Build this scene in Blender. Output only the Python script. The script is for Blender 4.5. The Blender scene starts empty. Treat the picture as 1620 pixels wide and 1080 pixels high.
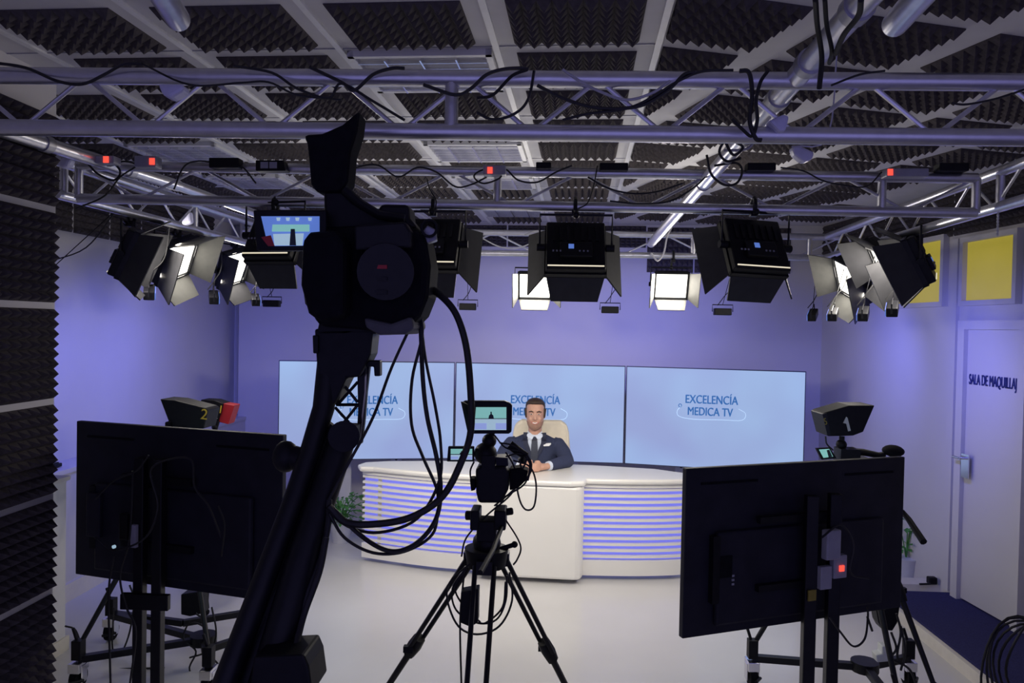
import bpy, bmesh, math, random
from mathutils import Vector, Matrix
random.seed(7)
sc = bpy.context.scene
COL = sc.collection

# ------------------------------------------------------------------ camera
EYE = 1.9
YAW, PITCH, ROLL, FPX = math.radians(2.63), math.radians(1.1), math.radians(1.1), 1200.0
CP = Vector((0, 0, EYE))
CF = Vector((-math.sin(YAW)*math.cos(PITCH), math.cos(YAW)*math.cos(PITCH), -math.sin(PITCH)))
_R = Vector((math.cos(YAW), math.sin(YAW), 0)); _U = _R.cross(CF)
CR = math.cos(ROLL)*_R + math.sin(ROLL)*_U
CU = math.cos(ROLL)*_U - math.sin(ROLL)*_R
cam = bpy.data.objects.new('camera', bpy.data.cameras.new('camera'))
COL.objects.link(cam)
cam.matrix_world = Matrix(((CR.x, CU.x, -CF.x, 0), (CR.y, CU.y, -CF.y, 0), (CR.z, CU.z, -CF.z, EYE), (0, 0, 0, 1)))
cam.data.sensor_width = 36; cam.data.lens = 36*FPX/1620
cam.data.clip_start = 0.05
sc.camera = cam

# ------------------------------------------------------------------ light, exposure
w = bpy.data.worlds.new('studio_air'); sc.world = w; w.use_nodes = True
w.node_tree.nodes['Background'].inputs[0].default_value = (0.31, 0.29, 0.72, 1)
w.node_tree.nodes['Background'].inputs[1].default_value = 0.82
sc.view_settings.view_transform = 'Standard'; sc.view_settings.look = 'None'
sc.view_settings.gamma = 1; sc.view_settings.use_curve_mapping = False
sc.view_settings.exposure = 0.0

def area(name, loc, aim, size, power, color, sy=None, spread=math.pi):
    l = bpy.data.lights.new(name, 'AREA'); l.energy = power; l.color = color; l.size = size
    if sy: l.shape = 'RECTANGLE'; l.size_y = sy
    l.spread = spread
    o = bpy.data.objects.new(name, l); COL.objects.link(o); o.location = loc
    o.rotation_euler = (Vector(aim)-Vector(loc)).to_track_quat('-Z', 'Y').to_euler()
    return o
def spot(name, loc, aim, power, color, angle, blend=0.8, r=0.03):
    l = bpy.data.lights.new(name, 'SPOT'); l.energy = power; l.color = color
    l.spot_size = math.radians(angle); l.spot_blend = blend; l.shadow_soft_size = r
    o = bpy.data.objects.new(name, l); COL.objects.link(o); o.location = loc
    o.rotation_euler = (Vector(aim)-Vector(loc)).to_track_quat('-Z', 'Y').to_euler()
    return o

# ------------------------------------------------------------------ pixel helpers
def ray(x, y): return CF + CR*((x-810)/FPX) - CU*((y-540)/FPX)
def PY(x, y, Y): d = ray(x, y); return CP + d*(Y/d.y)
def PZ(x, y, z): d = ray(x, y); return CP + d*((z-EYE)/d.z)
def PX(x, y, X): d = ray(x, y); return CP + d*(X/d.x)
def proj(p):
    d = Vector(p)-CP; z = d.dot(CF)
    return (810+FPX*d.dot(CR)/z, 540-FPX*d.dot(CU)/z, z)

# ------------------------------------------------------------------ materials
MATS = {}
def mat(name, col, rough=0.6, metal=0.0, emit=None, es=1.0, var=0.0, scale=20, bump=0.0, spec=0.5):
    m = bpy.data.materials.new(name); m.use_nodes = True; nt = m.node_tree; b = nt.nodes['Principled BSDF']
    b.inputs['Base Color'].default_value = (*col, 1); b.inputs['Roughness'].default_value = rough
    b.inputs['Metallic'].default_value = metal; b.inputs['Specular IOR Level'].default_value = spec
    if emit: b.inputs['Emission Color'].default_value = (*emit, 1); b.inputs['Emission Strength'].default_value = es
    if var or bump:
        tc = nt.nodes.new('ShaderNodeTexCoord'); n = nt.nodes.new('ShaderNodeTexNoise')
        n.inputs['Scale'].default_value = scale; n.inputs['Detail'].default_value = 4
        nt.links.new(tc.outputs['Object'], n.inputs['Vector'])
        if var:
            r = nt.nodes.new('ShaderNodeValToRGB')
            r.color_ramp.elements[0].position = 0.3; r.color_ramp.elements[1].position = 0.7
            r.color_ramp.elements[0].color = (*[c*(1-var) for c in col], 1)
            r.color_ramp.elements[1].color = (*[min(1, c*(1+var)) for c in col], 1)
            nt.links.new(n.outputs['Fac'], r.inputs['Fac']); nt.links.new(r.outputs['Color'], b.inputs['Base Color'])
        if bump:
            bp = nt.nodes.new('ShaderNodeBump'); bp.inputs['Strength'].default_value = bump; bp.inputs['Distance'].default_value = 0.01
            nt.links.new(n.outputs['Fac'], bp.inputs['Height']); nt.links.new(bp.outputs['Normal'], b.inputs['Normal'])
    MATS[name] = m
    return m
M_FOAM = mat('charcoal_foam', (0.075, 0.066, 0.070), 0.95, var=0.2, scale=60, bump=0.2, spec=0.1)
M_TILE = mat('ceiling_tile_white', (0.6, 0.59, 0.6), 0.8, var=0.04, scale=8)
M_TBAR = mat('white_tee_bar', (0.75, 0.75, 0.75), 0.5, var=0.03)
M_WALL = mat('white_wall_paint', (0.56, 0.54, 0.54), 0.75, var=0.02, scale=3, bump=0.02)
M_FLOOR = mat('glossy_white_floor', (0.6, 0.59, 0.59), 0.22, var=0.05, scale=1.2, spec=0.5)
M_CREAM = mat('cream_plinth', (0.7, 0.66, 0.58), 0.5, var=0.04)
M_MARBLE = mat('pale_marble', (0.62, 0.61, 0.62), 0.35, var=0.12, scale=2.5)
M_ALU = mat('aluminium_tube', (0.62, 0.62, 0.68), 0.32, 0.9, var=0.06, scale=30)
M_ALU2 = mat('dull_aluminium', (0.4, 0.4, 0.44), 0.45, 0.8, var=0.1, scale=30)
M_BLK = mat('black_plastic', (0.006, 0.006, 0.009), 0.5, var=0.25, scale=40, spec=0.2)
M_BLK2 = mat('soft_black_rubber', (0.005, 0.005, 0.008), 0.8, var=0.25, scale=40, spec=0.12)
M_BLKM = mat('black_metal', (0.007, 0.007, 0.010), 0.42, 0.0, var=0.2, scale=40, spec=0.25)
M_DARK = mat('dark_navy_panel', (0.016, 0.016, 0.026), 0.55, var=0.2, scale=12, spec=0.2)
M_CABLE = mat('black_cable', (0.006, 0.006, 0.008), 0.6, var=0.2)
M_GCABLE = mat('pale_grey_cable', (0.4, 0.4, 0.45), 0.6, var=0.1)
M_GREY = mat('grey_plastic', (0.3, 0.3, 0.36), 0.5, var=0.08)
M_CLEAR = mat('milky_plastic', (0.55, 0.55, 0.75), 0.3, var=0.1)
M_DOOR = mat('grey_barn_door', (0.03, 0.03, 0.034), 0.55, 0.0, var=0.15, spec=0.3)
M_DOORG = mat('lit_barn_door', (0.10, 0.10, 0.095), 0.55, 0.0, var=0.1, spec=0.3)  # lighter copy of the barn door colour, with light on it painted in
M_LED = mat('led_diffuser', (1, 1, 1), 0.5, emit=(1.0, 0.96, 0.85), es=2.2, var=0.01)
M_LEDW = mat('led_row', (1, 1, 1), 0.5, emit=(1.0, 0.9, 0.6), es=0.75)
M_RED = mat('red_lamp', (0.5, 0.02, 0.02), 0.4, emit=(1, 0.08, 0.05), es=1.3)
M_REDP = mat('red_plastic', (0.35, 0.01, 0.02), 0.5, var=0.1)
M_DESK = mat('white_desk_lacquer', (0.8, 0.78, 0.74), 0.3, var=0.02, scale=2)
M_GLOW = mat('led_lit_backing', (0.15, 0.16, 0.5), 0.6, emit=(0.13, 0.135, 0.56), es=1.15, var=0.02)  # backing behind the slats; blue LED light on it put in as emission
M_CARPET = mat('blue_carpet', (0.035, 0.035, 0.11), 0.95, var=0.25, scale=160, bump=0.3, spec=0.1)
M_YEL = mat('yellow_lit_pane', (0.3, 0.25, 0.06), 0.15, emit=(0.44, 0.36, 0.04), es=0.6, var=0.12, scale=3)
M_INK = mat('blue_lettering', (0.02, 0.03, 0.2), 0.6, var=0.05)
M_YTXT = mat('yellow_tape', (0.6, 0.42, 0.03), 0.6, var=0.1)
M_YDIM = mat('worn_yellow_sticker', (0.25, 0.2, 0.03), 0.7, var=0.1)
M_WTXT = mat('white_tape', (0.6, 0.62, 0.6), 0.6, var=0.08)
M_SKIN = mat('skin', (0.52, 0.29, 0.21), 0.5, var=0.06, scale=30)
M_HAIR = mat('dark_brown_hair', (0.035, 0.02, 0.013), 0.6, var=0.3, scale=120, bump=0.5)
M_BEARD = mat('short_stubble', (0.36, 0.205, 0.15), 0.8, var=0.3, scale=200)
M_SUIT = mat('navy_suit_cloth', (0.026, 0.034, 0.082), 0.85, var=0.12, scale=90, bump=0.1)
M_LAPEL = mat('navy_lapel_cloth', (0.014, 0.018, 0.046), 0.7, var=0.12, scale=90)
M_SHIRT = mat('light_blue_shirt', (0.6, 0.66, 0.78), 0.8, var=0.05)
M_TIE = mat('dark_tie', (0.03, 0.035, 0.06), 0.6, var=0.2, scale=150)
M_WHITE = mat('white_cloth', (0.85, 0.85, 0.85), 0.8, var=0.03)
M_LEATHER = mat('cream_leather', (0.78, 0.7, 0.55), 0.5, var=0.04, bump=0.1)
M_LEAF = mat('green_leaf', (0.06, 0.22, 0.04), 0.5, var=0.4, scale=15)
M_POT = mat('white_pot', (0.6, 0.6, 0.62), 0.4, var=0.04)
M_CHROME = mat('chrome', (0.7, 0.7, 0.75), 0.2, 1.0, var=0.03)
M_REFL = mat('louvre_mirror', (0.8, 0.8, 0.88), 0.14, 0.95, var=0.04)
M_BEZ = mat('thin_dark_bezel', (0.04, 0.045, 0.07), 0.4, var=0.1)
M_EYE = mat('eye_white', (0.8, 0.8, 0.8), 0.3, var=0.02)
M_LIP = mat('lip', (0.45, 0.16, 0.13), 0.5, var=0.1)
M_TEAL = mat('display_teal', (0.1, 0.3, 0.3), 0.4, emit=(0.22, 0.5, 0.47), es=0.8, var=0.1)
M_DWHT = mat('display_pale', (0.3, 0.4, 0.45), 0.4, emit=(0.35, 0.5, 0.62), es=0.8, var=0.1)
M_DBLU = mat('display_blue', (0.1, 0.1, 0.3), 0.4, emit=(0.10, 0.2, 0.6), es=0.8, var=0.1)
M_DBLK = mat('display_dark', (0.01, 0.02, 0.03), 0.4, var=0.1)

def screen_mat():
    m = bpy.data.materials.new('blue_sky_screen'); m.use_nodes = True; nt = m.node_tree; b = nt.nodes['Principled BSDF']
    b.inputs['Base Color'].default_value = (0.03, 0.03, 0.04, 1); b.inputs['Roughness'].default_value = 0.25
    tc = nt.nodes.new('ShaderNodeTexCoord'); n = nt.nodes.new('ShaderNodeTexNoise')
    n.inputs['Scale'].default_value = 1.3; n.inputs['Detail'].default_value = 1.5
    r = nt.nodes.new('ShaderNodeValToRGB')
    r.color_ramp.elements[0].position = 0.35; r.color_ramp.elements[0].color = (0.30, 0.37, 0.66, 1)
    r.color_ramp.elements[1].position = 0.68; r.color_ramp.elements[1].color = (0.35, 0.51, 0.80, 1)
    nt.links.new(tc.outputs['Object'], n.inputs['Vector']); nt.links.new(n.outputs['Fac'], r.inputs['Fac'])
    nt.links.new(r.outputs['Color'], b.inputs['Emission Color']); b.inputs['Emission Strength'].default_value = 0.95
    return m
M_SCREEN = screen_mat()
M_STXT = mat('screen_lettering', (0.01, 0.05, 0.12), 0.4, emit=(0.03, 0.13, 0.38), es=0.9)
M_SPALE = mat('screen_pale_mark', (0.2, 0.3, 0.4), 0.4, emit=(0.5, 0.68, 0.92), es=0.9)

# ------------------------------------------------------------------ mesh builder
ORG = {}
class MB:
    def __init__(s): s.v = []; s.f = []
    def add(s, vs, fs):
        k = len(s.v); s.v += [Vector(p) for p in vs]; s.f += [tuple(i+k for i in f) for f in fs]; return s
    def box(s, c, size, rot=None):
        c = Vector(c); hx, hy, hz = [q/2 for q in size]; vs = []
        for x, y, z in ((-1,-1,-1),(1,-1,-1),(1,1,-1),(-1,1,-1),(-1,-1,1),(1,-1,1),(1,1,1),(-1,1,1)):
            p = Vector((x*hx, y*hy, z*hz)); vs.append(c + (rot @ p if rot else p))
        return s.hexa(vs)
    def hexa(s, vs):
        return s.add(vs, [(0,3,2,1),(4,5,6,7),(0,1,5,4),(1,2,6,5),(2,3,7,6),(3,0,4,7)])
    def prism(s, poly, ext):
        n = len(poly); poly = [Vector(p) for p in poly]; e = Vector(ext)
        s.add(poly + [p+e for p in poly], [tuple(range(n))[::-1], tuple(range(n, 2*n))] + [(i, (i+1) % n, (i+1) % n+n, i+n) for i in range(n)])
        return s
    def tube(s, pts, r, n=8, closed=False):
        pts = [Vector(p) for p in pts]; m = len(pts); rr = r if isinstance(r, (list, tuple)) else [r]*m
        up = None; k = len(s.v); vs = []
        for i, p in enumerate(pts):
            a = pts[(i-1) % m] if (closed or i > 0) else p; b = pts[(i+1) % m] if (closed or i < m-1) else p
            t = (b-a)
            t = t.normalized() if t.length > 1e-9 else Vector((0, 0, 1))
            if up is None:
                up = t.orthogonal().normalized()
            up = (up - t*up.dot(t)); up = up.normalized() if up.length > 1e-6 else t.orthogonal().normalized()
            sd = t.cross(up)
            for j in range(n):
                an = 2*math.pi*j/n; vs.append(p + (up*math.cos(an)+sd*math.sin(an))*rr[i])
        fs = []
        for i in range(m if closed else m-1):
            for j in range(n):
                a = i*n+j; b = i*n+(j+1) % n; c = ((i+1) % m)*n+(j+1) % n; d = ((i+1) % m)*n+j; fs.append((a, b, c, d))
        if not closed: fs += [tuple(range(n))[::-1], tuple((m-1)*n+j for j in range(n))]
        return s.add(vs, fs)
    def cyl(s, a, b, r, r2=None, n=14): return s.tube([a, b], [r, r if r2 is None else r2], n)
    def ball(s, c, r, sq=(1, 1, 1), n=12, m=8, rot=None):
        c = Vector(c); vs = []; fs = []
        for i in range(m+1):
            th = math.pi*i/m
            for j in range(n):
                ph = 2*math.pi*j/n; p = Vector((r*sq[0]*math.sin(th)*math.cos(ph), r*sq[1]*math.sin(th)*math.sin(ph), r*sq[2]*math.cos(th)))
                vs.append(c + (rot @ p if rot else p))
        for i in range(m):
            for j in range(n): fs.append((i*n+j, (i+1)*n+j, (i+1)*n+(j+1) % n, i*n+(j+1) % n))
        return s.add(vs, fs)
    def loft(s, rings, n=20):   # rings: (centre, rx, ry) horizontal ellipses
        vs = []; fs = []; m = len(rings)
        for c, rx, ry in rings:
            c = Vector(c)
            for j in range(n): a = 2*math.pi*j/n; vs.append(c+Vector((rx*math.cos(a), ry*math.sin(a), 0)))
        for i in range(m-1):
            for j in range(n): fs.append((i*n+j, i*n+(j+1) % n, (i+1)*n+(j+1) % n, (i+1)*n+j))
        fs += [tuple(range(n))[::-1], tuple((m-1)*n+j for j in range(n))]
        return s.add(vs, fs)
    def build(s, name, m, parent=None, smooth=False, bevel=0.0, local=False, org=None, voxel=0, soft=0, clean=True):
        me = bpy.data.meshes.new(name)
        if parent is not None: o0 = Vector((0, 0, 0)) if local else ORG[parent.name]
        elif org is not None: o0 = Vector(org)
        else:
            xs = [p.x for p in s.v]; ys = [p.y for p in s.v]; zs = [p.z for p in s.v]
            o0 = Vector(((min(xs)+max(xs))/2, (min(ys)+max(ys))/2, min(zs)))
        me.from_pydata([p-o0 for p in s.v], [], s.f); me.update()
        if clean:
            b = bmesh.new(); b.from_mesh(me); bmesh.ops.remove_doubles(b, verts=b.verts, dist=1e-5)
            bmesh.ops.recalc_face_normals(b, faces=b.faces); b.to_mesh(me); b.free()
        me.materials.append(m)
        if smooth:
            for p in me.polygons: p.use_smooth = True
        o = bpy.data.objects.new(name, me); COL.objects.link(o)
        if parent is not None: o.parent = parent
        else: o.location = o0
        ORG[o.name] = o0
        if voxel:
            r = o.modifiers.new('remesh', 'REMESH'); r.mode = 'VOXEL'; r.voxel_size = voxel; r.use_smooth_shade = True
            if soft:
                q = o.modifiers.new('soft', 'SMOOTH'); q.factor = 0.6; q.iterations = soft
        if bevel:
            bv = o.modifiers.new('bevel', 'BEVEL'); bv.width = bevel; bv.segments = 2; bv.limit_method = 'ANGLE'; bv.angle_limit = math.radians(40)
        elif smooth and not voxel:
            try: me.set_sharp_from_angle(angle=math.radians(45))
            except Exception: pass
        return o

def tag(o, label, cat, group=None):
    o['label'] = label; o['category'] = cat
    if group: o['group'] = group
    return o
def thing(name, loc, label, cat, group=None, rot=None):
    o = bpy.data.objects.new(name, None); COL.objects.link(o); o.location = loc; o.empty_display_size = 0.1
    if rot is not None: o.rotation_euler = rot
    ORG[o.name] = Vector(loc)
    return tag(o, label, cat, group)
def struct(mb, name, m, parent=None, **k):
    o = mb.build(name, m, parent, **k)
    if parent is None: o['kind'] = 'structure'
    return o
def lab(o, t): o['label'] = t; return o
def cat_rom(pts, n=6):
    pts = [Vector(p) for p in pts]
    if len(pts) < 3: return pts
    P = [pts[0]*2-pts[1]] + pts + [pts[-1]*2-pts[-2]]; out = []
    for i in range(1, len(P)-2):
        a, b, c, d = P[i-1:i+3]
        for k in range(n):
            t = k/n; out.append(0.5*((2*b)+(-a+c)*t+(2*a-5*b+4*c-d)*t*t+(-a+3*b-3*c+d)*t**3))
    out.append(P[-2]); return out
def pp(pts):  # (px, py, Y) triples -> world points
    return [PY(*p) for p in pts]
def cable(label, pts, r=0.004, m=None, parent=None, name='cable', group=None, world=False, n=6):
    q = cat_rom(pts if world else pp(pts)); o = MB().tube(q, r, n).build(name, m or M_CABLE, parent, smooth=True)
    if parent is None: tag(o, label, 'cable', group)
    return o
def outl(pxs, Y, t):   # outline on the plane y=Y, thickness t away from the lens
    return MB().prism([PY(x, y, Y) for x, y in pxs], (0, t, 0))
def text(name, s, size, mtx, m, parent, depth=0.001, font_w=1.0, bold=0):
    c = bpy.data.curves.new(name, 'FONT'); c.body = s; c.size = size; c.extrude = depth; c.align_x = 'CENTER'; c.align_y = 'CENTER'
    t = bpy.data.objects.new(name, c); COL.objects.link(t)
    dg = bpy.context.evaluated_depsgraph_get(); dg.update()
    me = bpy.data.meshes.new_from_object(t.evaluated_get(dg)); bpy.data.objects.remove(t)
    mm = Matrix.Translation(-ORG[parent.name]) @ mtx @ Matrix.Diagonal((font_w, 1, 1, 1)); me.transform(mm)
    if bold:      # thicken the strokes with slightly shifted copies
        b_ = bmesh.new(); b_.from_mesh(me); ux_ = (mtx.to_3x3() @ Vector((1, 0, 0))).normalized()
        for k_ in (-1, 1):
            g_ = bmesh.ops.duplicate(b_, geom=[f for f in b_.faces][:len(me.polygons)]); bmesh.ops.translate(b_, verts=[v for v in g_['geom'] if isinstance(v, bmesh.types.BMVert)], vec=ux_*bold*k_+Vector((0, 0, bold*k_*0.5)))
        b_.to_mesh(me); b_.free()
    me.materials.clear(); me.materials.append(m)
    o = bpy.data.objects.new(name, me); COL.objects.link(o); o.parent = parent; ORG[o.name] = ORG[parent.name]
    return o
def frame_mtx(o, ux, uy):
    ux = Vector(ux).normalized(); uy = Vector(uy); uy = (uy-ux*uy.dot(ux)).normalized(); uz = ux.cross(uy)
    return Matrix(((ux.x, uy.x, uz.x, o[0]), (ux.y, uy.y, uz.y, o[1]), (ux.z, uy.z, uz.z, o[2]), (0, 0, 0, 1)))
ORD = ['first', 'second', 'third', 'fourth', 'fifth', 'sixth', 'seventh', 'eighth', 'ninth', 'tenth', 'eleventh', 'twelfth', 'thirteenth', 'fourteenth']

# ================================================================== THE SETTING
CZ = 2.95
struct(MB().box((0, 3.3, -0.05), (9, 10.6, 0.1)), 'floor', M_FLOOR)
struct(MB().box((0, 3.3, CZ+0.05), (9, 10.6, 0.1)), 'ceiling', M_TILE)
NWX, NWY = -2.17, 3.25
struct(MB().box((NWX-0.1, (NWY-1.9)/2, CZ/2), (0.2, NWY+1.9, CZ)).box((-2.97, NWY-0.1, CZ/2), (1.4, 0.2, CZ)), 'wall_left_near', M_WALL)
LX = -3.42
struct(MB().box((LX-0.1, 5.75, CZ/2), (0.2, 5.0, CZ)), 'wall_left', M_WALL)
BA = PY(378, 500, 7.95); BB = Vector((2.72, 7.6, 0))
b0 = Vector((BA.x, 7.95, 0)); bd = (BB-b0).normalized(); bn = Vector((-bd.y, bd.x, 0))
BB2 = b0 + bd*(BB-b0).length
struct(MB().prism([b0, BB2+bd*0.3, BB2+bd*0.3+bn*0.25, b0+bn*0.45], (0, 0, CZ)).box(((LX+b0.x)/2-0.05, 8.22, CZ/2), (b0.x-LX+0.3, 0.1, CZ)), 'wall_back', M_WALL)
def bw(x): return 7.95 + (x-b0.x)*bd.y/bd.x     # y of the back wall face
# right wall
RA = Vector((3.36, 0.2, 0)); RB = Vector((2.70, 7.62, 0)); rd = (RB-RA).normalized(); rn = Vector((rd.y, -rd.x, 0))
struct(MB().prism([RA-rd*2, RB+rd*0.1, RB+rd*0.1+rn*0.2, RA-rd*2+rn*0.2], (0, 0, CZ)), 'wall_right', M_WALL)
def on_right(px, py, off=0.0):   # point of the right wall seen at a pixel
    d = ray(px, py); nn = -rn; t = ((RA + nn*off)-CP).dot(nn)/d.dot(nn); return CP+d*t

# low ledge along left wall and back corner
struct(MB().box(((LX-3.2)/2, 6.25, 0.49), (LX*-1-3.2, 3.9, 0.74)).box(((LX-3.2)/2, 6.25, 0.875), (0.24, 3.9, 0.03)), 'trim_1', M_WALL)
struct(MB().box((-3.3, 6.25, 0.06), (0.26, 3.94, 0.12)), 'baseboard_left', M_CREAM)
# ceiling rails and joints
TA = math.radians(2.6); tv = Vector((math.sin(TA), math.cos(TA), 0)); tu = Vector((math.cos(TA), -math.sin(TA), 0))
U0 = 0.2585; V0 = 2.913; VP = 0.4697
rail = MB()
for k in range(-6, 1):
    u = U0+0.6*k; c = tu*u + tv*3.3 + Vector((0, 0, CZ-0.003)); rail.box(c, (0.024, 10, 0.012), Matrix.Rotation(-TA, 3, 'Z'))
struct(rail, 'trim_2', M_TBAR)
joint = MB()
for k in range(-1, 6):
    c = tu*(U0-1.8) + tv*(V0-0.07+0.94*k) + Vector((0, 0, CZ-0.001)); joint.box(c, (3.6, 0.004, 0.004), Matrix.Rotation(-TA, 3, 'Z'))
struct(joint, 'trim_3', M_GREY)
RAA = math.radians(17); e1 = Vector((math.cos(RAA), math.sin(RAA), 0)); e2 = Vector((-math.sin(RAA), math.cos(RAA), 0))
RO = Vector((0.788, 2.921, 0)); RP1, RP2 = 0.60, 0.456

# ------------------------------------------------------------------ acoustic foam
def foam_mesh(wd, dp, nx, ny, h=0.032, base=0.004):
    mb = MB(); vs = []; fs = []
    for j in range(ny+1):
        for i in range(nx+1): vs.append((-wd/2+wd*i/nx, -dp/2+dp*j/ny, base))
    for j in range(ny):
        for i in range(nx):
            k = len(vs); vs.append((-wd/2+wd*(i+.5)/nx, -dp/2+dp*(j+.5)/ny, base+h))
            a = j*(nx+1)+i; b = a+1; c = a+nx+2; d = a+nx+1; fs += [(a, b, k), (b, c, k), (c, d, k), (d, a, k)]
    mb.add(vs, fs)
    mb.box((0, 0, base/2), (wd, dp, base))
    return mb
FOAM = foam_mesh(0.455, 0.362, 9, 7)
foam0 = None
def foam(loc, rot, label, group, sc_=1.0):
    global foam0
    if foam0 is None:
        foam0 = FOAM.build('foam_panel', M_FOAM, org=(0, 0, 0), clean=False); o = foam0
    else:
        o = foam0.copy(); COL.objects.link(o)
    o.location = loc; o.rotation_euler = rot.to_euler() if isinstance(rot, Matrix) else rot
    o.scale = (sc_, sc_, sc_) if not isinstance(sc_, tuple) else sc_
    return tag(o, label, 'acoustic foam', group)
flip = Matrix.Rotation(math.pi, 3, 'X')
LUM = set()
for (x, y) in ((55, 85), (680, 92), (270, 228), (760, 235), (425, 283), (848, 283), (823, 337)):
    p = PZ(x, y, CZ); LUM.add((math.floor((p.dot(tu)-U0)/0.6), math.floor((p.dot(tv)-V0+0.02)/VP)))
def seen(p, m=60):
    x, y, z = proj(p); return z > 0.1 and -m-100 < x < 1720+m and -m < y < 1080+m
lum_cells = []
for r in range(-1, 11):
    for k in range(-6, 0):
        p = tu*(U0+0.6*(k+.5)) + tv*(V0+VP*r+0.181) + Vector((0, 0, CZ))
        if not seen(p) or p.x < LX+0.15 or (p.x < NWX+0.1 and p.y < NWY) or p.y > bw(p.x)-0.25: continue
        if (k, r) in LUM: lum_cells.append((k, r, p)); continue
        foam(p, Matrix.Rotation(-TA, 3, 'Z') @ flip, 'pyramid foam ceiling tile laid straight, %s row from front, %s column left of the seam' % (ORD[r+1], ORD[-k-1]), 'straight laid foam ceiling tiles')
seam_n = tu
for r in range(-4, 14):
    cc = 0
    for k in range(-4, 7):
        p = RO + e1*(RP1*(k+.5)) + e2*(RP2*(r+.5)) + Vector((0, 0, CZ))
        du = p.dot(tu)-U0
        if du < -0.2 or not seen(p) or p.y > bw(p.x)-0.25: continue
        if (Vector((p.x, p.y, 0))-RA).dot(rn) > -0.22: continue
        cc += 1
        lb = 'askew pyramid foam ceiling tile right of seam, %s row from front, %s in row' % (ORD[r+4], ORD[cc-1])
        rz = Matrix.Rotation(RAA, 3, 'Z') @ flip
        o = foam(p, rz, lb, 'askew laid foam ceiling tiles', (1.0, 1.0, 1))
        if du < 0.33:      # cut along the seam rail
            bm = bmesh.new(); bm.from_mesh(o.data)
            M = Matrix.Translation(p) @ rz.to_4x4() @ Matrix.Diagonal((1.0, 1.0, 1, 1)); inv = M.inverted()
            pl = inv @ (tu*(U0+0.02)+Vector((0, 0, CZ))); nn = (M.to_3x3().transposed() @ tu).normalized()
            bmesh.ops.bisect_plane(bm, geom=bm.verts[:]+bm.edges[:]+bm.faces[:], plane_co=pl, plane_no=nn, clear_inner=True)
            if len(bm.faces) < 6: bm.free(); bpy.data.objects.remove(o); cc -= 1; continue
            me = bpy.data.meshes.new('foam_panel'); bm.to_mesh(me); bm.free(); me.materials.append(M_FOAM); o.data = me
# left near wall: one tall column of panels
toX = Matrix.Rotation(math.pi/2, 3, 'Y')      # +z -> +x
rows = [PX(60, y, NWX).z for y in (326, 479, 633, 787, 945)]
pit = (rows[0]-rows[4])/4; NW = ['second', 'third', 'fourth', 'fifth', 'sixth']
for i in range(-1, 6):
    z = rows[0]-pit*(i+.5)
    if z < 0.2 or z > CZ-0.15: continue
    for c in range(2):
        if c == 1 and i not in (-1, 5): pass
        foam((NWX, NWY-0.215-c*0.425, z), toX, 'pyramid foam tile on near left wall, %s from the top, %s' % (ORD[i+1], 'at the wall end' if c == 0 else 'set back from its end'), 'foam tiles on the near left wall', (0.86, 1.12, 1.35))
# far left wall: top row
for i in range(7):
    y = 4.62+i*0.46
    foam((LX, y, 2.735), toX, 'pyramid foam tile along top of far left wall, %s from the near end' % ORD[i], 'foam tiles along the far left wall', (0.96, 1.2, 1))
# back wall: top row right part, above the white band
toB = Matrix.Rotation(math.atan2(bd.y, bd.x), 3, 'Z') @ Matrix.Rotation(math.pi/2, 3, 'X')
for i in range(12):
    p = b0 + bd*(0.28+0.47*i)
    if p.x > 2.4: break
    hi = p.x < 0.78
    foam((p.x, p.y, 2.83 if hi else 2.70), toB, 'pyramid foam tile on back wall below ceiling, %s from the left corner' % ORD[i], 'foam tiles along the back wall', (1, 0.6, 1) if hi else (1, 1.24, 1))
toR = Matrix.Rotation(math.atan2(rd.y, rd.x), 3, 'Z') @ Matrix.Rotation(math.pi/2, 3, 'X') @ Matrix.Rotation(math.pi, 3, 'Z')
toRm = Matrix((rd, Vector((0, 0, 1)), rd.cross(Vector((0, 0, 1))))).transposed()
if toRm.col[2].dot(-rn) < 0: toRm = Matrix((-rd, Vector((0, 0, 1)), -rn)).transposed()
for i in range(11):
    p = RA + rd*(2.85+0.46*i)
    foam((p.x, p.y, 2.775), toRm, 'pyramid foam tile above right wall windows, %s from the near end' % ORD[i], 'foam tiles along the right wall', (0.97, 0.93, 1))

# ------------------------------------------------------------------ recessed louvre luminaires
for k, r, p in lum_cells:
    rz = Matrix.Rotation(-TA, 3, 'Z')
    nm = {}
    L = thing('louvre_light', p, 'square recessed louvre ceiling light, unlit, %s row from front, %s column left of seam' % (ORD[r+1], ORD[-k-1]), 'ceiling light', 'recessed louvre lights')
    if r == 7 or (k, r) == (-1, 7): pass
    f = MB(); W, D = 0.56, 0.455
    for s in (-1, 1):
        f.box(p+rz @ Vector((s*(W/2-0.012), 0, -0.012)), (0.024, D, 0.024), rz); f.box(p+rz @ Vector((0, s*(D/2-0.012), -0.012)), (W, 0.024, 0.024), rz)
    f.build('frame', M_TBAR, L)
    MB().box(p+Vector((0, 0, -0.003)), (W-0.04, D-0.04, 0.004), rz).build('reflector', M_TBAR, L)
    lv = MB()
    for i in range(1, 4): lv.box(p+rz @ Vector((-W/2+W*i/4, 0, -0.018)), (0.006, D-0.05, 0.032), rz)
    lv.build('louvre', M_REFL, L)
    sl = MB()
    for i in range(1, 7): sl.box(p+rz @ Vector((0, -D/2+D*i/7, -0.02)), (W-0.05, 0.004, 0.024), rz)
    sl.build('cross_louvre', M_REFL, L)

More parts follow.
